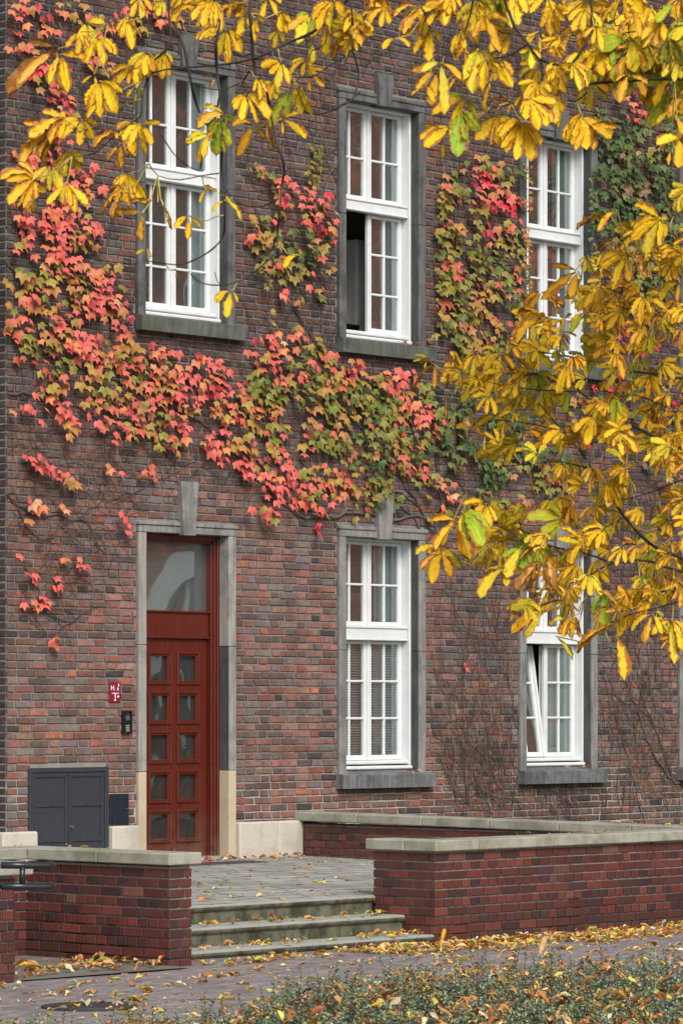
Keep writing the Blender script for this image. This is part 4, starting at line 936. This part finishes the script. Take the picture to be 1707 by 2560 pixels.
T1 = [
 (1, [(1620, -60), (1568, 20), (1500, 90), (1420, 150), (1350, 180), (1290, 205), (1240, 230), (1180, 260), (1080, 285), (960, 300), (830, 310), (700, 330), (665, 390), (645, 470), (640, 530), (560, 590), (500, 640), (430, 700), (330, 715)], .0058, .002),
 (1, [(960, -60), (980, 0), (1000, 100), (985, 200), (990, 330), (1000, 440), (970, 580), (950, 640), (925, 700), (915, 770)], .0062, .003),
 (1, [(780, -60), (770, 60), (780, 180), (745, 240), (690, 290), (675, 360), (650, 420), (645, 520)], .0048, .0028),
 (1, [(790, 100), (830, 190), (850, 260), (870, 370), (905, 500), (965, 600), (1010, 680), (1010, 770), (1025, 860), (1025, 980), (1015, 1080), (950, 1150), (850, 1200), (780, 1205), (680, 1190)], .006, .0022),
 (1, [(1150, -60), (1140, 60), (1150, 200), (1165, 330), (1210, 400), (1235, 520), (1260, 650), (1295, 750), (1285, 850), (1275, 950), (1265, 1060), (1255, 1150), (1200, 1205), (1120, 1270), (1010, 1300), (920, 1290), (870, 1250)], .0065, .0022),
 (1, [(1085, 470), (1060, 540), (1000, 590), (960, 610)], .003, .002), (1, [(1280, 860), (1200, 870), (1110, 870), (1040, 860)], .003, .002), (1, [(1270, 905), (1200, 940), (1120, 940), (1060, 900), (1020, 850)], .003, .002),
 (1, [(1350, 490), (1430, 520), (1500, 510), (1580, 470), (1640, 420)], .0018, .003), (1, [(1090, 380), (1000, 410), (880, 385)], .003, .0015), (1, [(1640, 200), (1568, 260), (1500, 300), (1420, 350), (1320, 350)], .004, .002),
 (1, [(700, 540), (740, 620), (800, 710), (880, 770), (925, 780)], .002, .0025), (1, [(680, 745), (720, 800), (820, 820), (920, 800), (1000, 790)], .0018, .0025), (1, [(980, 1240), (990, 1280), (1010, 1300)], .0015, .002), (1, [(1140, 320), (1100, 390), (1080, 470)], .003, .0025),
 (1, [(560, 600), (470, 590), (380, 590)], .0025, .0015), (1, [(1560, 20), (1500, 100), (1480, 200), (1420, 230)], .003, .0018), (1, [(760, 80), (680, 90), (560, 80), (470, 120)], .003, .0018),
 (2, [(740, -60), (770, 40), (800, 120), (860, 200), (920, 270), (1000, 300), (1060, 290), (1110, 220), (1150, 120), (1145, -60)], .0065, .005), (2, [(20, 300), (60, 200), (60, 60), (40, -60)], .003, .005), (2, [(0, 480), (70, 440), (90, 330), (60, 220), (60, 120)], .002, .0035),
 (2, [(690, 495), (830, 460), (900, 400), (925, 350), (920, 270)], .003, .0045), (2, [(1040, 455), (1080, 460), (1130, 420), (1130, 385), (1300, 370), (1460, 360), (1640, 360)], .003, .006),
 (2, [(370, -60), (375, 30), (400, 80)], .003, .002), (2, [(620, -60), (600, 60), (560, 180), (520, 250)], .004, .002), (2, [(520, 250), (480, 260), (430, 270)], .002, .0015), (2, [(860, 200), (760, 260), (650, 260), (560, 240)], .003, .0018),
 (2, [(1640, 60), (1560, 100), (1440, 130), (1300, 150)], .005, .002)]
for i, pts, r0, r1 in T1: twig(crop(i, pts), 10.4, r0 * .85, r1 * .85)
T2 = [
 (4, [(1760, 480), (1568, 450), (1450, 430), (1300, 410), (1150, 370), (1000, 340), (870, 320), (780, 290)], .009, .002), (4, [(1760, 820), (1568, 770), (1450, 720), (1330, 660), (1200, 590), (1100, 510), (1040, 440), (1010, 350), (975, 270)], .01, .002),
 (4, [(1760, 1380), (1568, 1270), (1460, 1230), (1380, 1170), (1300, 1080), (1220, 960), (1150, 860), (1100, 780), (1030, 700), (960, 620), (910, 560)], .011, .002), (4, [(1250, 1290), (1100, 1240), (970, 1215), (880, 1170), (800, 1120), (700, 1050), (640, 980), (560, 960)], .006, .0018),
 (4, [(1760, 1340), (1568, 1330), (1400, 1280), (1250, 1290), (1150, 1340), (1050, 1370)], .009, .002), (4, [(1760, 880), (1568, 910), (1440, 960), (1300, 1000), (1230, 980)], .006, .002), (4, [(1760, 1440), (1568, 1400), (1400, 1440), (1250, 1450), (1130, 1440)], .006, .002),
 (6, [(1760, 360), (1568, 370), (1450, 400), (1330, 430), (1200, 480)], .006, .002), (2, [(1760, 1460), (1568, 1440), (1400, 1430), (1250, 1390), (1200, 1380)], .006, .002), (2, [(1760, 1050), (1568, 1110), (1400, 1180), (1250, 1230), (1120, 1180)], .006, .002),
 (4, [(1150, 860), (1000, 830), (860, 840), (740, 850)], .004, .0018), (4, [(1030, 700), (900, 660), (750, 640), (640, 640)], .004, .0015), (4, [(1100, 510), (900, 500), (700, 470), (560, 420)], .004, .0018), (4, [(970, 1215), (820, 1190), (700, 1170)], .003, .0018), (4, [(1300, 1080), (1200, 1130), (1080, 1130)], .003, .0018),
 (4, [(1568, 620), (1450, 560), (1330, 520), (1250, 520)], .004, .0018), (4, [(1760, 250), (1568, 200), (1400, 120), (1250, 100), (1200, 90)], .005, .0018), (2, [(1760, 900), (1568, 960), (1450, 1040), (1350, 1100)], .005, .0018)]
for i, pts, r0, r1 in T2: twig(crop(i, pts), 11.6, r0 * .75, r1 * .8)
# limbs and trunk stand just outside the frame to the right
tp = at_depth(2650, 2300, 11.6); tp.z = GZ
def limb(pts, r0, r1):
    out = []; n = 10
    for j in range(len(pts) - 1):
        for k_ in range(n): out.append(pts[j].lerp(pts[j + 1], k_ / n) + Vector((U(-.01, .01), U(-.01, .01), U(-.01, .01))))
    out.append(pts[-1]); L = len(out); bm_.tube(out, [r0 + (r1 - r0) * i / (L - 1) for i in range(L)], 9, 0, (.06, .046, .04))
limb([tp + Vector((0, 0, 3.2)), at_depth(2250, -120, 11.2), at_depth(1850, -260, 10.7), at_depth(1100, -200, 10.4), at_depth(700, -130, 10.4), at_depth(420, -40, 10.4)], .09, .008)
for a, b in ((888, -33), (526, -33), (428, -33), (631, -33), (1253, -33), (1475, -33), (869, -33), (1050, -33), (1187, -33)): limb([at_depth(a + 30, -215, 10.4), at_depth(a, b, 10.4)], .009, .006)
limb([tp + Vector((0, 0, 2.0)), at_depth(2250, 900, 11.6), at_depth(2000, 1000, 11.6), at_depth(1812, 1130, 11.6)], .07, .012)
for a, b in ((1812, 963), (1812, 1457), (1812, 1435), (1812, 1183), (1812, 1490), (1812, 1497), (1812, 800), (1812, 576), (1812, 837), (1812, 493), (1747, 33), (1747, 197)): limb([at_depth(2060, (a + b) * .28 + 250, 11.6), at_depth(a, b, 11.6 if b > 300 else 10.4)], .03, .007)
bm_.build('branch', M['bark'], tree, smooth=True, fixn=False)
mb = MB(); mb.tube([tp + Vector((0, 0, z)) + Vector((.03 * math.sin(z * 2), .02 * math.cos(z * 3), 0)) for z in (-.1, .05, .3, .8, 1.5, 2.3, 3.2, 4.2, 5.5)], [.26, .21, .18, .165, .155, .14, .13, .1, .06], 14, 0, (.075, .06, .05)); mb.build('trunk', M['bark'], tree, smooth=True, fixn=False)
cm, pm = MB(), MB()
def nearest(px, py, lim=260):
    b = None; bd = lim
    for (q, p) in samples:
        d = math.hypot(q[0] - px, q[1] - py) * (1.0 if q[1] < py + 10 else 1.5)
        if 15 < d < bd: bd = d; b = p
    return b
def put(px, py, Rpx, hue, Z, ang=None, n=None):
    ang = ang if ang is not None else random.gauss(-112, 26)
    a = R(ang); A = (CR * math.cos(a) + UPV * math.sin(a) - CF * U(-.15, .55)).normalized()
    N = (-CF + UPV * U(-.5, 1.2) + CR * U(-1.0, .7)).normalized(); N = (N - A * N.dot(A)).normalized()
    L = Rpx * (1.12 if Z < 11 else 1.08) / (8700 / Z); bx = px - math.cos(a) * Rpx * .45; by = py + math.sin(a) * Rpx * .45
    P = at_depth(bx, by, Z + U(-.12, .12)); sN = nearest(bx, by)
    chestnut_leaf(cm, pm, P, A, N, L, hue, n or random.choice((4, 5, 5, 6, 7)), sN, Z)
TOP = [(1, [(175, 270, 250, 'b', 205, 3), (300, 330, 200, 'y', -75, 3), (430, 150, 150, 'y', -60), (585, 145, 150, 'y', -75, 1), (650, 300, 160, 'y'), (745, 290, 150, 'y', -80), (560, 345, 150, 'y', -130), (620, 440, 100, 'g', -90, 3), (480, 430, 160, 'y', -70), (460, 230, 150, 'y', -60), (240, 560, 150, 'o', 190), (180, 640, 190, 'o', 195), (370, 600, 140, 'y', -100), (590, 610, 150, 'y', -110), (650, 620, 130, 'y', -80), (550, 710, 130, 'o', -100, 3),
    (310, 760, 170, 'l', -90), (230, 810, 130, 'l', -100), (90, 830, 180, 'o', 195), (140, 920, 130, 'y', -110), (320, 900, 150, 'y', -80), (580, 860, 170, 'y', -100), (520, 910, 150, 'o', -140), (690, 980, 160, 'b', -115, 2), (600, 1010, 150, 'o', -140, 2), (780, 970, 120, 'b', -45, 1), (480, 620, 130, 'o', 200), (430, 480, 120, 'y'), (400, 350, 80, 'o', 200, 3), (360, 190, 110, 'o', -100, 3),
    (1040, 210, 190, 'y', -90), (1040, 60, 140, 'o'), (950, 50, 150, 'y'), (1115, 130, 140, 'y'), (940, 150, 100, 'o', 185, 1), (1180, 110, 80, 'y'), (1390, 120, 150, 'g', -120), (1490, 60, 160, 'y'), (1510, 170, 170, 'l', -70), (1425, 230, 100, 'l', -90, 1), (1360, 310, 130, 'y', -130), (1260, 330, 130, 'y'), (1180, 390, 90, 'y'), (1230, 410, 110, 'l'), (1290, 480, 170, 'g', -110), (1380, 440, 150, 'l', -70), (1130, 500, 170, 'y', -80), (1120, 620, 140, 'o', -130, 3), (1225, 590, 120, 'b', -80, 1), (1330, 570, 130, 'o', -30, 3),
    (970, 560, 170, 'o', -145), (1010, 600, 150, 'g', -85), (900, 640, 150, 'l', -150), (1020, 660, 100, 'g', -70, 3), (925, 900, 90, 'y', -115, 1), (980, 930, 130, 'y', -110, 2), (1035, 970, 140, 'y', -80, 2), (860, 1030, 110, 'y', -100, 3), (1045, 1370, 110, 'y', -100, 3), (1325, 1180, 90, 'y', -150, 1), (660, 1160, 70, 'y', -120, 2), (810, 1245, 40, 'o', -70, 1), (860, 20, 120, 'o', 180, 3), (640, 30, 100, 'y'), (1290, 90, 90, 'y'), (1440, 350, 90, 'o', -20, 3), (730, 20, 80, 'l'), (930, 370, 110, 'b', 190, 2)]),
 (2, [(290, 100, 240, 'o', 215, 3), (270, 230, 130, 'y', -80, 2), (430, 120, 220, 'o', -60, 2), (640, 90, 220, 'l', -85), (690, 130, 160, 'o', -70, 3), (160, 70, 150, 'y', -140), (60, 90, 120, 'y'), (30, 190, 100, 'y'), (110, 130, 100, 'o', -60, 2), (380, 360, 190, 'o', 200, 3), (470, 370, 200, 'l', -80, 3), (370, 450, 150, 'y', -115, 2), (550, 250, 120, 'o'), (650, 300, 190, 'l', -85), (700, 330, 170, 'y', -60), (690, 420, 120, 'y', -90, 1), (520, 500, 190, 'g', -130), (570, 580, 190, 'g', -80), (450, 630, 190, 'y', -130, 3), (420, 650, 120, 'o', 200, 2),
    (740, 600, 200, 'y', -95), (810, 620, 190, 'y', -110), (850, 480, 130, 'y', -80, 3), (900, 510, 170, 'y', -60), (970, 500, 130, 'l'), (1110, 620, 220, 'y', -85, 5), (1060, 570, 170, 'y', -140, 3), (1170, 640, 190, 'o', -65, 2), (910, 190, 110, 'y', -80, 3), (980, 200, 90, 'y'), (870, 260, 90, 'y', -90, 3), (1000, 230, 70, 'o'), (980, 80, 130, 'y', -90), (1090, 50, 150, 'y'), (1140, 300, 190, 'y', -110), (1100, 340, 150, 'y', -60), (990, 360, 130, 'y'), (900, 410, 110, 'y'), (740, 470, 110, 'o', 190, 3), (1250, 240, 190, 'g', -130), (1330, 260, 190, 'd', -90), (1420, 230, 170, 'g', -50), (1520, 240, 170, 'd', -70),
    (1480, 60, 150, 'g'), (1270, 60, 180, 'y'), (1370, 70, 160, 'y'), (1330, 100, 120, 'o'), (1530, 320, 130, 'l'), (1430, 130, 140, 'y'), (1540, 560, 130, 'y', -70, 3), (1540, 690, 150, 'l', -100, 3), (1470, 690, 100, 'o', 190, 2), (500, 20, 130, 'y'), (740, 30, 120, 'g'), (830, 20, 140, 'l', -60), (900, 30, 150, 'y'), (1200, 60, 100, 'o'), (540, 180, 90, 'y', -120), (770, 260, 80, 'b', -30, 1), (1200, 980, 170, 'o', -160, 1), (1560, 40, 120, 'o'), (1180, 160, 110, 'y'), (1300, 390, 120, 'o', -110, 3), (1560, 150, 120, 'g')])]
for ci, lst in TOP:
    for e_ in lst:
        x, y, r, h = e_[:4]; (px, py), = crop(ci, [(x, y)]); put(px, py, r / 1.8233 * .92, h, 10.4, e_[4] + U(-8, 8) if len(e_) > 4 else None, e_[5] if len(e_) > 5 else None)
RP = [(1568, 440), (1450, 520), (1330, 610), (1300, 700), (1190, 715), (1120, 770), (1010, 790), (930, 850), (960, 900), (1075, 905), (1090, 1000), (1180, 1060), (1290, 1075), (1250, 1150), (1060, 1180), (980, 1265), (1010, 1300), (1130, 1300), (1170, 1330), (1200, 1370), (1170, 1415), (1290, 1440), (1350, 1440), (1400, 1420), (1500, 1470), (1610, 1500), (1640, 440)]
def inside(poly, x, y):
    r = False
    for (a, b), (c, d) in zip(poly, poly[1:] + poly[:1]):
        if (b > y) != (d > y) and x < (c - a) * (y - b) / (d - b) + a: r = not r
    return r
cnt = 0; pts_ = []
while cnt < 345:
    x, y = U(920, 1640), U(440, 1500)
    if not inside(RP, x, y): continue
    if noise.noise(Vector((x * .013, y * .013, 2.2))) < -.12 and U(0, 1) < .88: continue
    if any(math.hypot(x - a, y - b) < 13.5 for a, b in pts_): continue
    pts_.append((x, y)); cnt += 1
    gn = noise.noise(Vector((x * .006, y * .006, 7.7))) + (.25 if 1120 < y < 1330 else -.08)
    h = pick([(6.5, 'y'), (3, 'o'), (1.3, 'b'), (1.8 + max(0, gn) * 8, 'l'), (.6 + max(0, gn) * 13, 'g'), (max(0, gn) * 2, 'd')])
    put(x * K, y * K, U(34, 72), h, 11.6 + U(-.4, .4), random.gauss(-140, 58))
tp_ = []
while len(tp_) < 30:
    q, p = random.choice(samples[:900]); x, y = q[0] + random.gauss(0, 45), q[1] + U(0, 80)
    if not (-20 < x < 1740 and -20 < y < (240 if x > 1130 else 110 if x > 600 else 70)) or any(math.hypot(x - a, y - b) < 48 for a, b in tp_): continue
    tp_.append((x, y)); put(x, y, U(52, 90), pick([(5, 'y'), (2.5, 'o'), (1, 'b'), (1.5, 'l'), (.8 + (3 if x > 1500 else 0), 'g')]), 10.5)
for _ in range(34):
    x, y = U(1440, 1740), U(40, 330); put(x, y, U(60, 100), pick([(3, 'y'), (1.5, 'o'), (1.5, 'l'), (3, 'g'), (2, 'd')]), 10.6) if y < 250 or x > 1640 else None
for x, y, r, h, an, n in [(960, 848, 95, 'b', 190, 3), (990, 900, 80, 'b', 185, 2), (1080, 1000, 80, 'b', 185, 2), (1010, 1225, 110, 'o', 215, 3), (1000, 1290, 80, 'l', -110, 5), (990, 1272, 60, 'b', 180, 1), (1060, 1225, 90, 'o', -75, 3), (1415, 1500, 95, 'o', -90, 1), (1420, 1400, 60, 'y', -80, 1), (1295, 1480, 60, 'o', -45, 1), (1370, 1450, 95, 'o', -155, 1), (1200, 1415, 110, 'l', 195, 3), (1260, 1390, 100, 'b', 195, 3), (1270, 1440, 90, 'o', 205, 2), (1540, 1470, 110, 'y', -90, 5), (1480, 1450, 100, 'y', -115, 3), (1130, 1320, 80, 'l', -150, 3), (1210, 740, 90, 'o', 195, 3), (1250, 710, 90, 'o', -80, 5), (1290, 640, 95, 'o', 205, 3), (1400, 600, 95, 'y', 200, 5), (1480, 520, 95, 'y', 205, 5), (1370, 500, 70, 'o', 200, 1), (1220, 1330, 110, 'b', -120, 5), (1260, 1300, 110, 'b', -80, 3), (1390, 1400, 100, 'g', -85, 3), (1190, 1290, 80, 'g', -100, 5), (1090, 1200, 90, 'g', -40, 5)]:
    put(x * K, y * K, r * K * .95, h, 11.2, an, n)
cm.add(pm.v, pm.f, 1, pm.c)
crown = cm.build('crown', [M['chest'], M['stem']], tree, smooth=True, fixn=False)

# ================================================================== fallen leaves, hedge
LIT = [(4, (.75, .46, .22)), (3, (.8, .52, .08)), (1.6, (.78, .68, .4)), (3, (.42, .18, .05)), (1.4, (.48, .5, .1)), (1, (.6, .22, .06))]
def litter_leaf(mb, x, y, z, size, col=None, tilt=.5):
    a = U(0, 6.28); A = Vector((math.cos(a), math.sin(a), U(-.1, tilt))).normalized(); N = (Vector((0, 0, 1)) + Vector((U(-tilt, tilt), U(-tilt, tilt), 0))).normalized()
    leaflet(mb, Vector((x, y, z + U(.004, .025))), A, N, size, size * U(.16, .3), U(.0, .5), U(0, .6), U(.2, 1.9), jit(col or pick(LIT), .3), 0, 2, 5, .3, .16)
mb = MB()
def drift(n, x0, x1, y0, y1, zf, size=(.05, .15), xy=None, tilt=.5):
    k = 0
    while k < n:
        x, y = U(x0, x1), U(y0, y1)
        if xy and U(0, 1) > xy(x, y): continue
        if noise.noise(Vector((x * 1.5, y * 2.2, 1))) < U(-.7, .15): continue
        litter_leaf(mb, x, y, zf(x, y), U(*size), None, tilt); k += 1
g_ = lambda x, y: GZ
drift(1900, -5.2, 1.2, -7.3, -6.1, g_, (.03, .12), lambda x, y: 1 if abs(y + 6.62 + .03 * (x + 3)) < .33 else .12, .55)
drift(760, -12.5, 1, -10.5, -6.9, g_, (.04, .14), None, .3)
drift(700, -12.5, -1, -10.5, -6.2, g_, (.02, .05), None, .3)
drift(120, -9.2, -7.5, -6.6, -5.6, lambda x, y: GZ + .02, (.05, .17), lambda x, y: 1 if y < -5.7 else .3, .6)
drift(60, -7.1, -5.4, -6.75, -6.45, g_, (.05, .16))
tag(mb.build('fallen_leaves', M['litter'], smooth=True, fixn=False), kind='stuff')
mb = MB()
for yn, zt, n in ((-5.705, -.235, 50), (-6.06, -.40, 85)):
    for _ in range(n): x = XS0 + 3.5 * U(0, 1) ** (.75); litter_leaf(mb, x, yn + U(.02, .33), zt, U(.04, .13))
for _ in range(260): x, y = U(-6.9, .7), U(-5.2, -.4); litter_leaf(mb, x, y, lz(x, y), U(.02, .1), None, .3)
for _ in range(60): x, y = U(-1.4, .8), -.13 - abs(random.gauss(0, .12)); litter_leaf(mb, x, y, lz(x, y), U(.04, .12), pick([(2, (.75, .5, .42)), (1, (.5, .04, .05)), (2, (.6, .3, .1)), (1, (.3, .33, .07))]), .4)
for x0, x1, y, z, n in ((-3.7, 2.4, -5.93, .452, 46), (-7.45, -7.12, -5.6, .465, 10), (-9.5, -7.3, -4.6, .465, 8)):
    for _ in range(n): litter_leaf(mb, U(x0, x1), y + U(-.13, .13) if n != 10 else U(-6.4, -4.9), z, U(.02, .06), None, .2)
for _ in range(12): litter_leaf(mb, 1.04 + U(-.12, .12), U(-5.4, -4.3), .452, U(.03, .1))
for cx_, zz, sp in ((WCX[1] + .45, .91, .22), (WCX[2] + .3, .91, .3), (WCX[1] + .4, 5.86, .15)):
    for _ in range(7): litter_leaf(mb, cx_ + U(-sp, sp), U(-.1, -.02), zz, U(.03, .1), pick([(2, (.7, .4, .32)), (1, (.5, .2, .05)), (1, (.35, .06, .03))]))
tag(mb.build('scattered_leaves', M['litter'], smooth=True, fixn=False), kind='stuff')
# a few big leaves standing upright in the drift
for (px, py, h, c, lb) in ((1348, 2365, .17, (.72, .45, .2), 'large pale brown chestnut leaf standing on end before the long brick wall'), (1103, 2355, .13, (.78, .42, .03), 'yellow leaf leaning against the corner of the long brick wall')):
    mb = MB(); p = at_ground(px, py + (22 if h > .15 else 0), GZ); leaflet(mb, p, Vector((C * .25, -S * .25, 1)), -CF, h, h * .2, .1, .3, .9, c, 0, 4, 8); tag(mb.build('upright_leaf', M['litter'], smooth=True, fixn=False), lb, 'fallen leaf')
# hedge
hd = empty('low_hedge', label='low small leaved hedge full of brown fallen leaves along the path', cat='hedge')
top = [(-80, 2600), (236, 2566), (330, 2530), (430, 2560), (560, 2520), (700, 2490), (847, 2452), (1000, 2430), (1200, 2415), (1400, 2400), (1550, 2402), (1707, 2392), (1900, 2375)]
def topy(px):
    for (a, b), (c, d) in zip(top, top[1:]):
        if a <= px <= c: return b + (d - b) * (px - a) / (c - a)
    return 2600 if px < 0 else 2375
HT = -.14
fo, sm, lt = MB(), MB(), MB(); cnt = 0
while cnt < 9500:
    px = U(-60, 1800); v = U(0, 1); py = topy(px) + 14 + v * (2760 - topy(px))
    dens = 1 if v > .1 else .55
    if px < 650: dens *= .45 + .5 * max(0, noise.noise(Vector((px * .012, py * .02, 3))))
    if U(0, 1) > dens: continue
    hh = HT - .12 + .06 * noise.noise(Vector((px * .01, py * .015, 5))) - (.1 if px < 650 else 0)
    p = at_ground(px, py, hh); hgt = (U(.05, .16) if U(0, 1) < .85 else U(.16, .28)) if v < .2 else U(.05, .16); base = Vector((p.x, p.y, p.z - .05)); ln = Vector((U(-.35, .35), U(-.35, .35), 1)).normalized()
    cnt += 1; c0 = pick([(4, (.15, .21, .13)), (2.5, (.26, .34, .22)), (1.5, (.07, .11, .07)), (1.4, (.3, .34, .13))])
    sm.tube([base, base + ln * hgt], [.002, .001], 3, 0, (.06, .04, .03), False)
    for q in range(int(hgt / .0125)):
        t = .2 + .8 * q / (hgt / .0125); o_ = base + ln * hgt * t; a = q * 2.4 + U(0, .6); d = Vector((math.cos(a), math.sin(a), U(.1, .9))).normalized(); n_ = d.cross(Vector((U(-1, 1), U(-1, 1), .6))).normalized()
        L = U(.016, .03); w2 = n_ * L * .32; c = jit(c0, .3)
        fo.add([o_, o_ + d * L * .5 + w2, o_ + d * L, o_ + d * L * .5 - w2], [(0, 1, 2, 3)], 0, c)
    if noise.noise(Vector((px * .011, py * .03, 8))) + U(-.3, .3) > .02:
      for _ in range(1):
        litter_leaf(lt, p.x + U(-.03, .03), p.y + U(-.03, .03), p.z + U(-.06, .04), U(.04, .11), pick([(4, (.36, .13, .045)), (3.4, (.55, .24, .08)), (2, (.75, .42, .12)), (1, (.7, .58, .12)), (.8, (.75, .58, .35))]), 1.1)
fo.build('foliage', M['hedge'], hd, fixn=False); sm.build('stem', M['stem'], hd, fixn=False)
tag(lt.build('leaf_litter', M['litter'], smooth=True, fixn=False), kind='stuff')
mb = MB(); vs = []; nx_, ny_ = 60, 16
for j in range(ny_ + 1):
    for i in range(nx_ + 1):
        px = -100 + 2000 * i / nx_; py = topy(px) + 20 + (2850 - topy(px)) * j / ny_; p = at_ground(px, py, HT - .2); p.z = (GZ - .0 if j == 0 else HT - .2 + .04 * noise.noise(p * 3)); p.z = min(p.z, HT - .2 - (.12 if px < 650 else 0)) ; vs.append(p)
mb.add(vs, [(j * (nx_ + 1) + i, j * (nx_ + 1) + i + 1, (j + 1) * (nx_ + 1) + i + 1, (j + 1) * (nx_ + 1) + i) for j in range(ny_) for i in range(nx_)]); tag(mb.build('soil_bed', M['soil'], fixn=False), kind='structure')

mb = MB(); cy, cz_, r0, r1 = -12.9, 2.7, 1.25, 1.6; n = 24
for k in range(n):
    a, b = math.pi * k / n, math.pi * (k + 1) / n; q = [(cy + r * math.cos(t), cz_ + r * math.sin(t)) for r, t in ((r0, a), (r1, a), (r1, b), (r0, b))]
    mb.prism(q, 'x', 12.86, 12.97)
mb.box(12.86, 12.97, cy + r0, cy + r1, -.5, cz_); mb.box(12.86, 12.97, cy - r1, cy - r0, -.5, cz_); mb.build('archway', M['paint'], wing)
mb = MB()
for _ in range(9000):
    p = Vector((U(11.6, 12.5), U(-26, -3), GZ + U(0, 1.7))); L = U(.05, .11); d = Vector((U(-1, 1), U(-1, 1), U(-1, 1))).normalized(); w2 = d.cross(Vector((U(-1, 1), U(-1, 1), U(-1, 1)))).normalized() * L * .4
    mb.add([p, p + d * L * .5 + w2, p + d * L, p + d * L * .5 - w2], [(0, 1, 2, 3)], 0, jit((.10, .17, .04), .4))
tag(mb.build('courtyard_hedge', M['hedge'], fixn=False), 'green hedge before the courtyard wing mirrored in the lower panes', 'hedge')
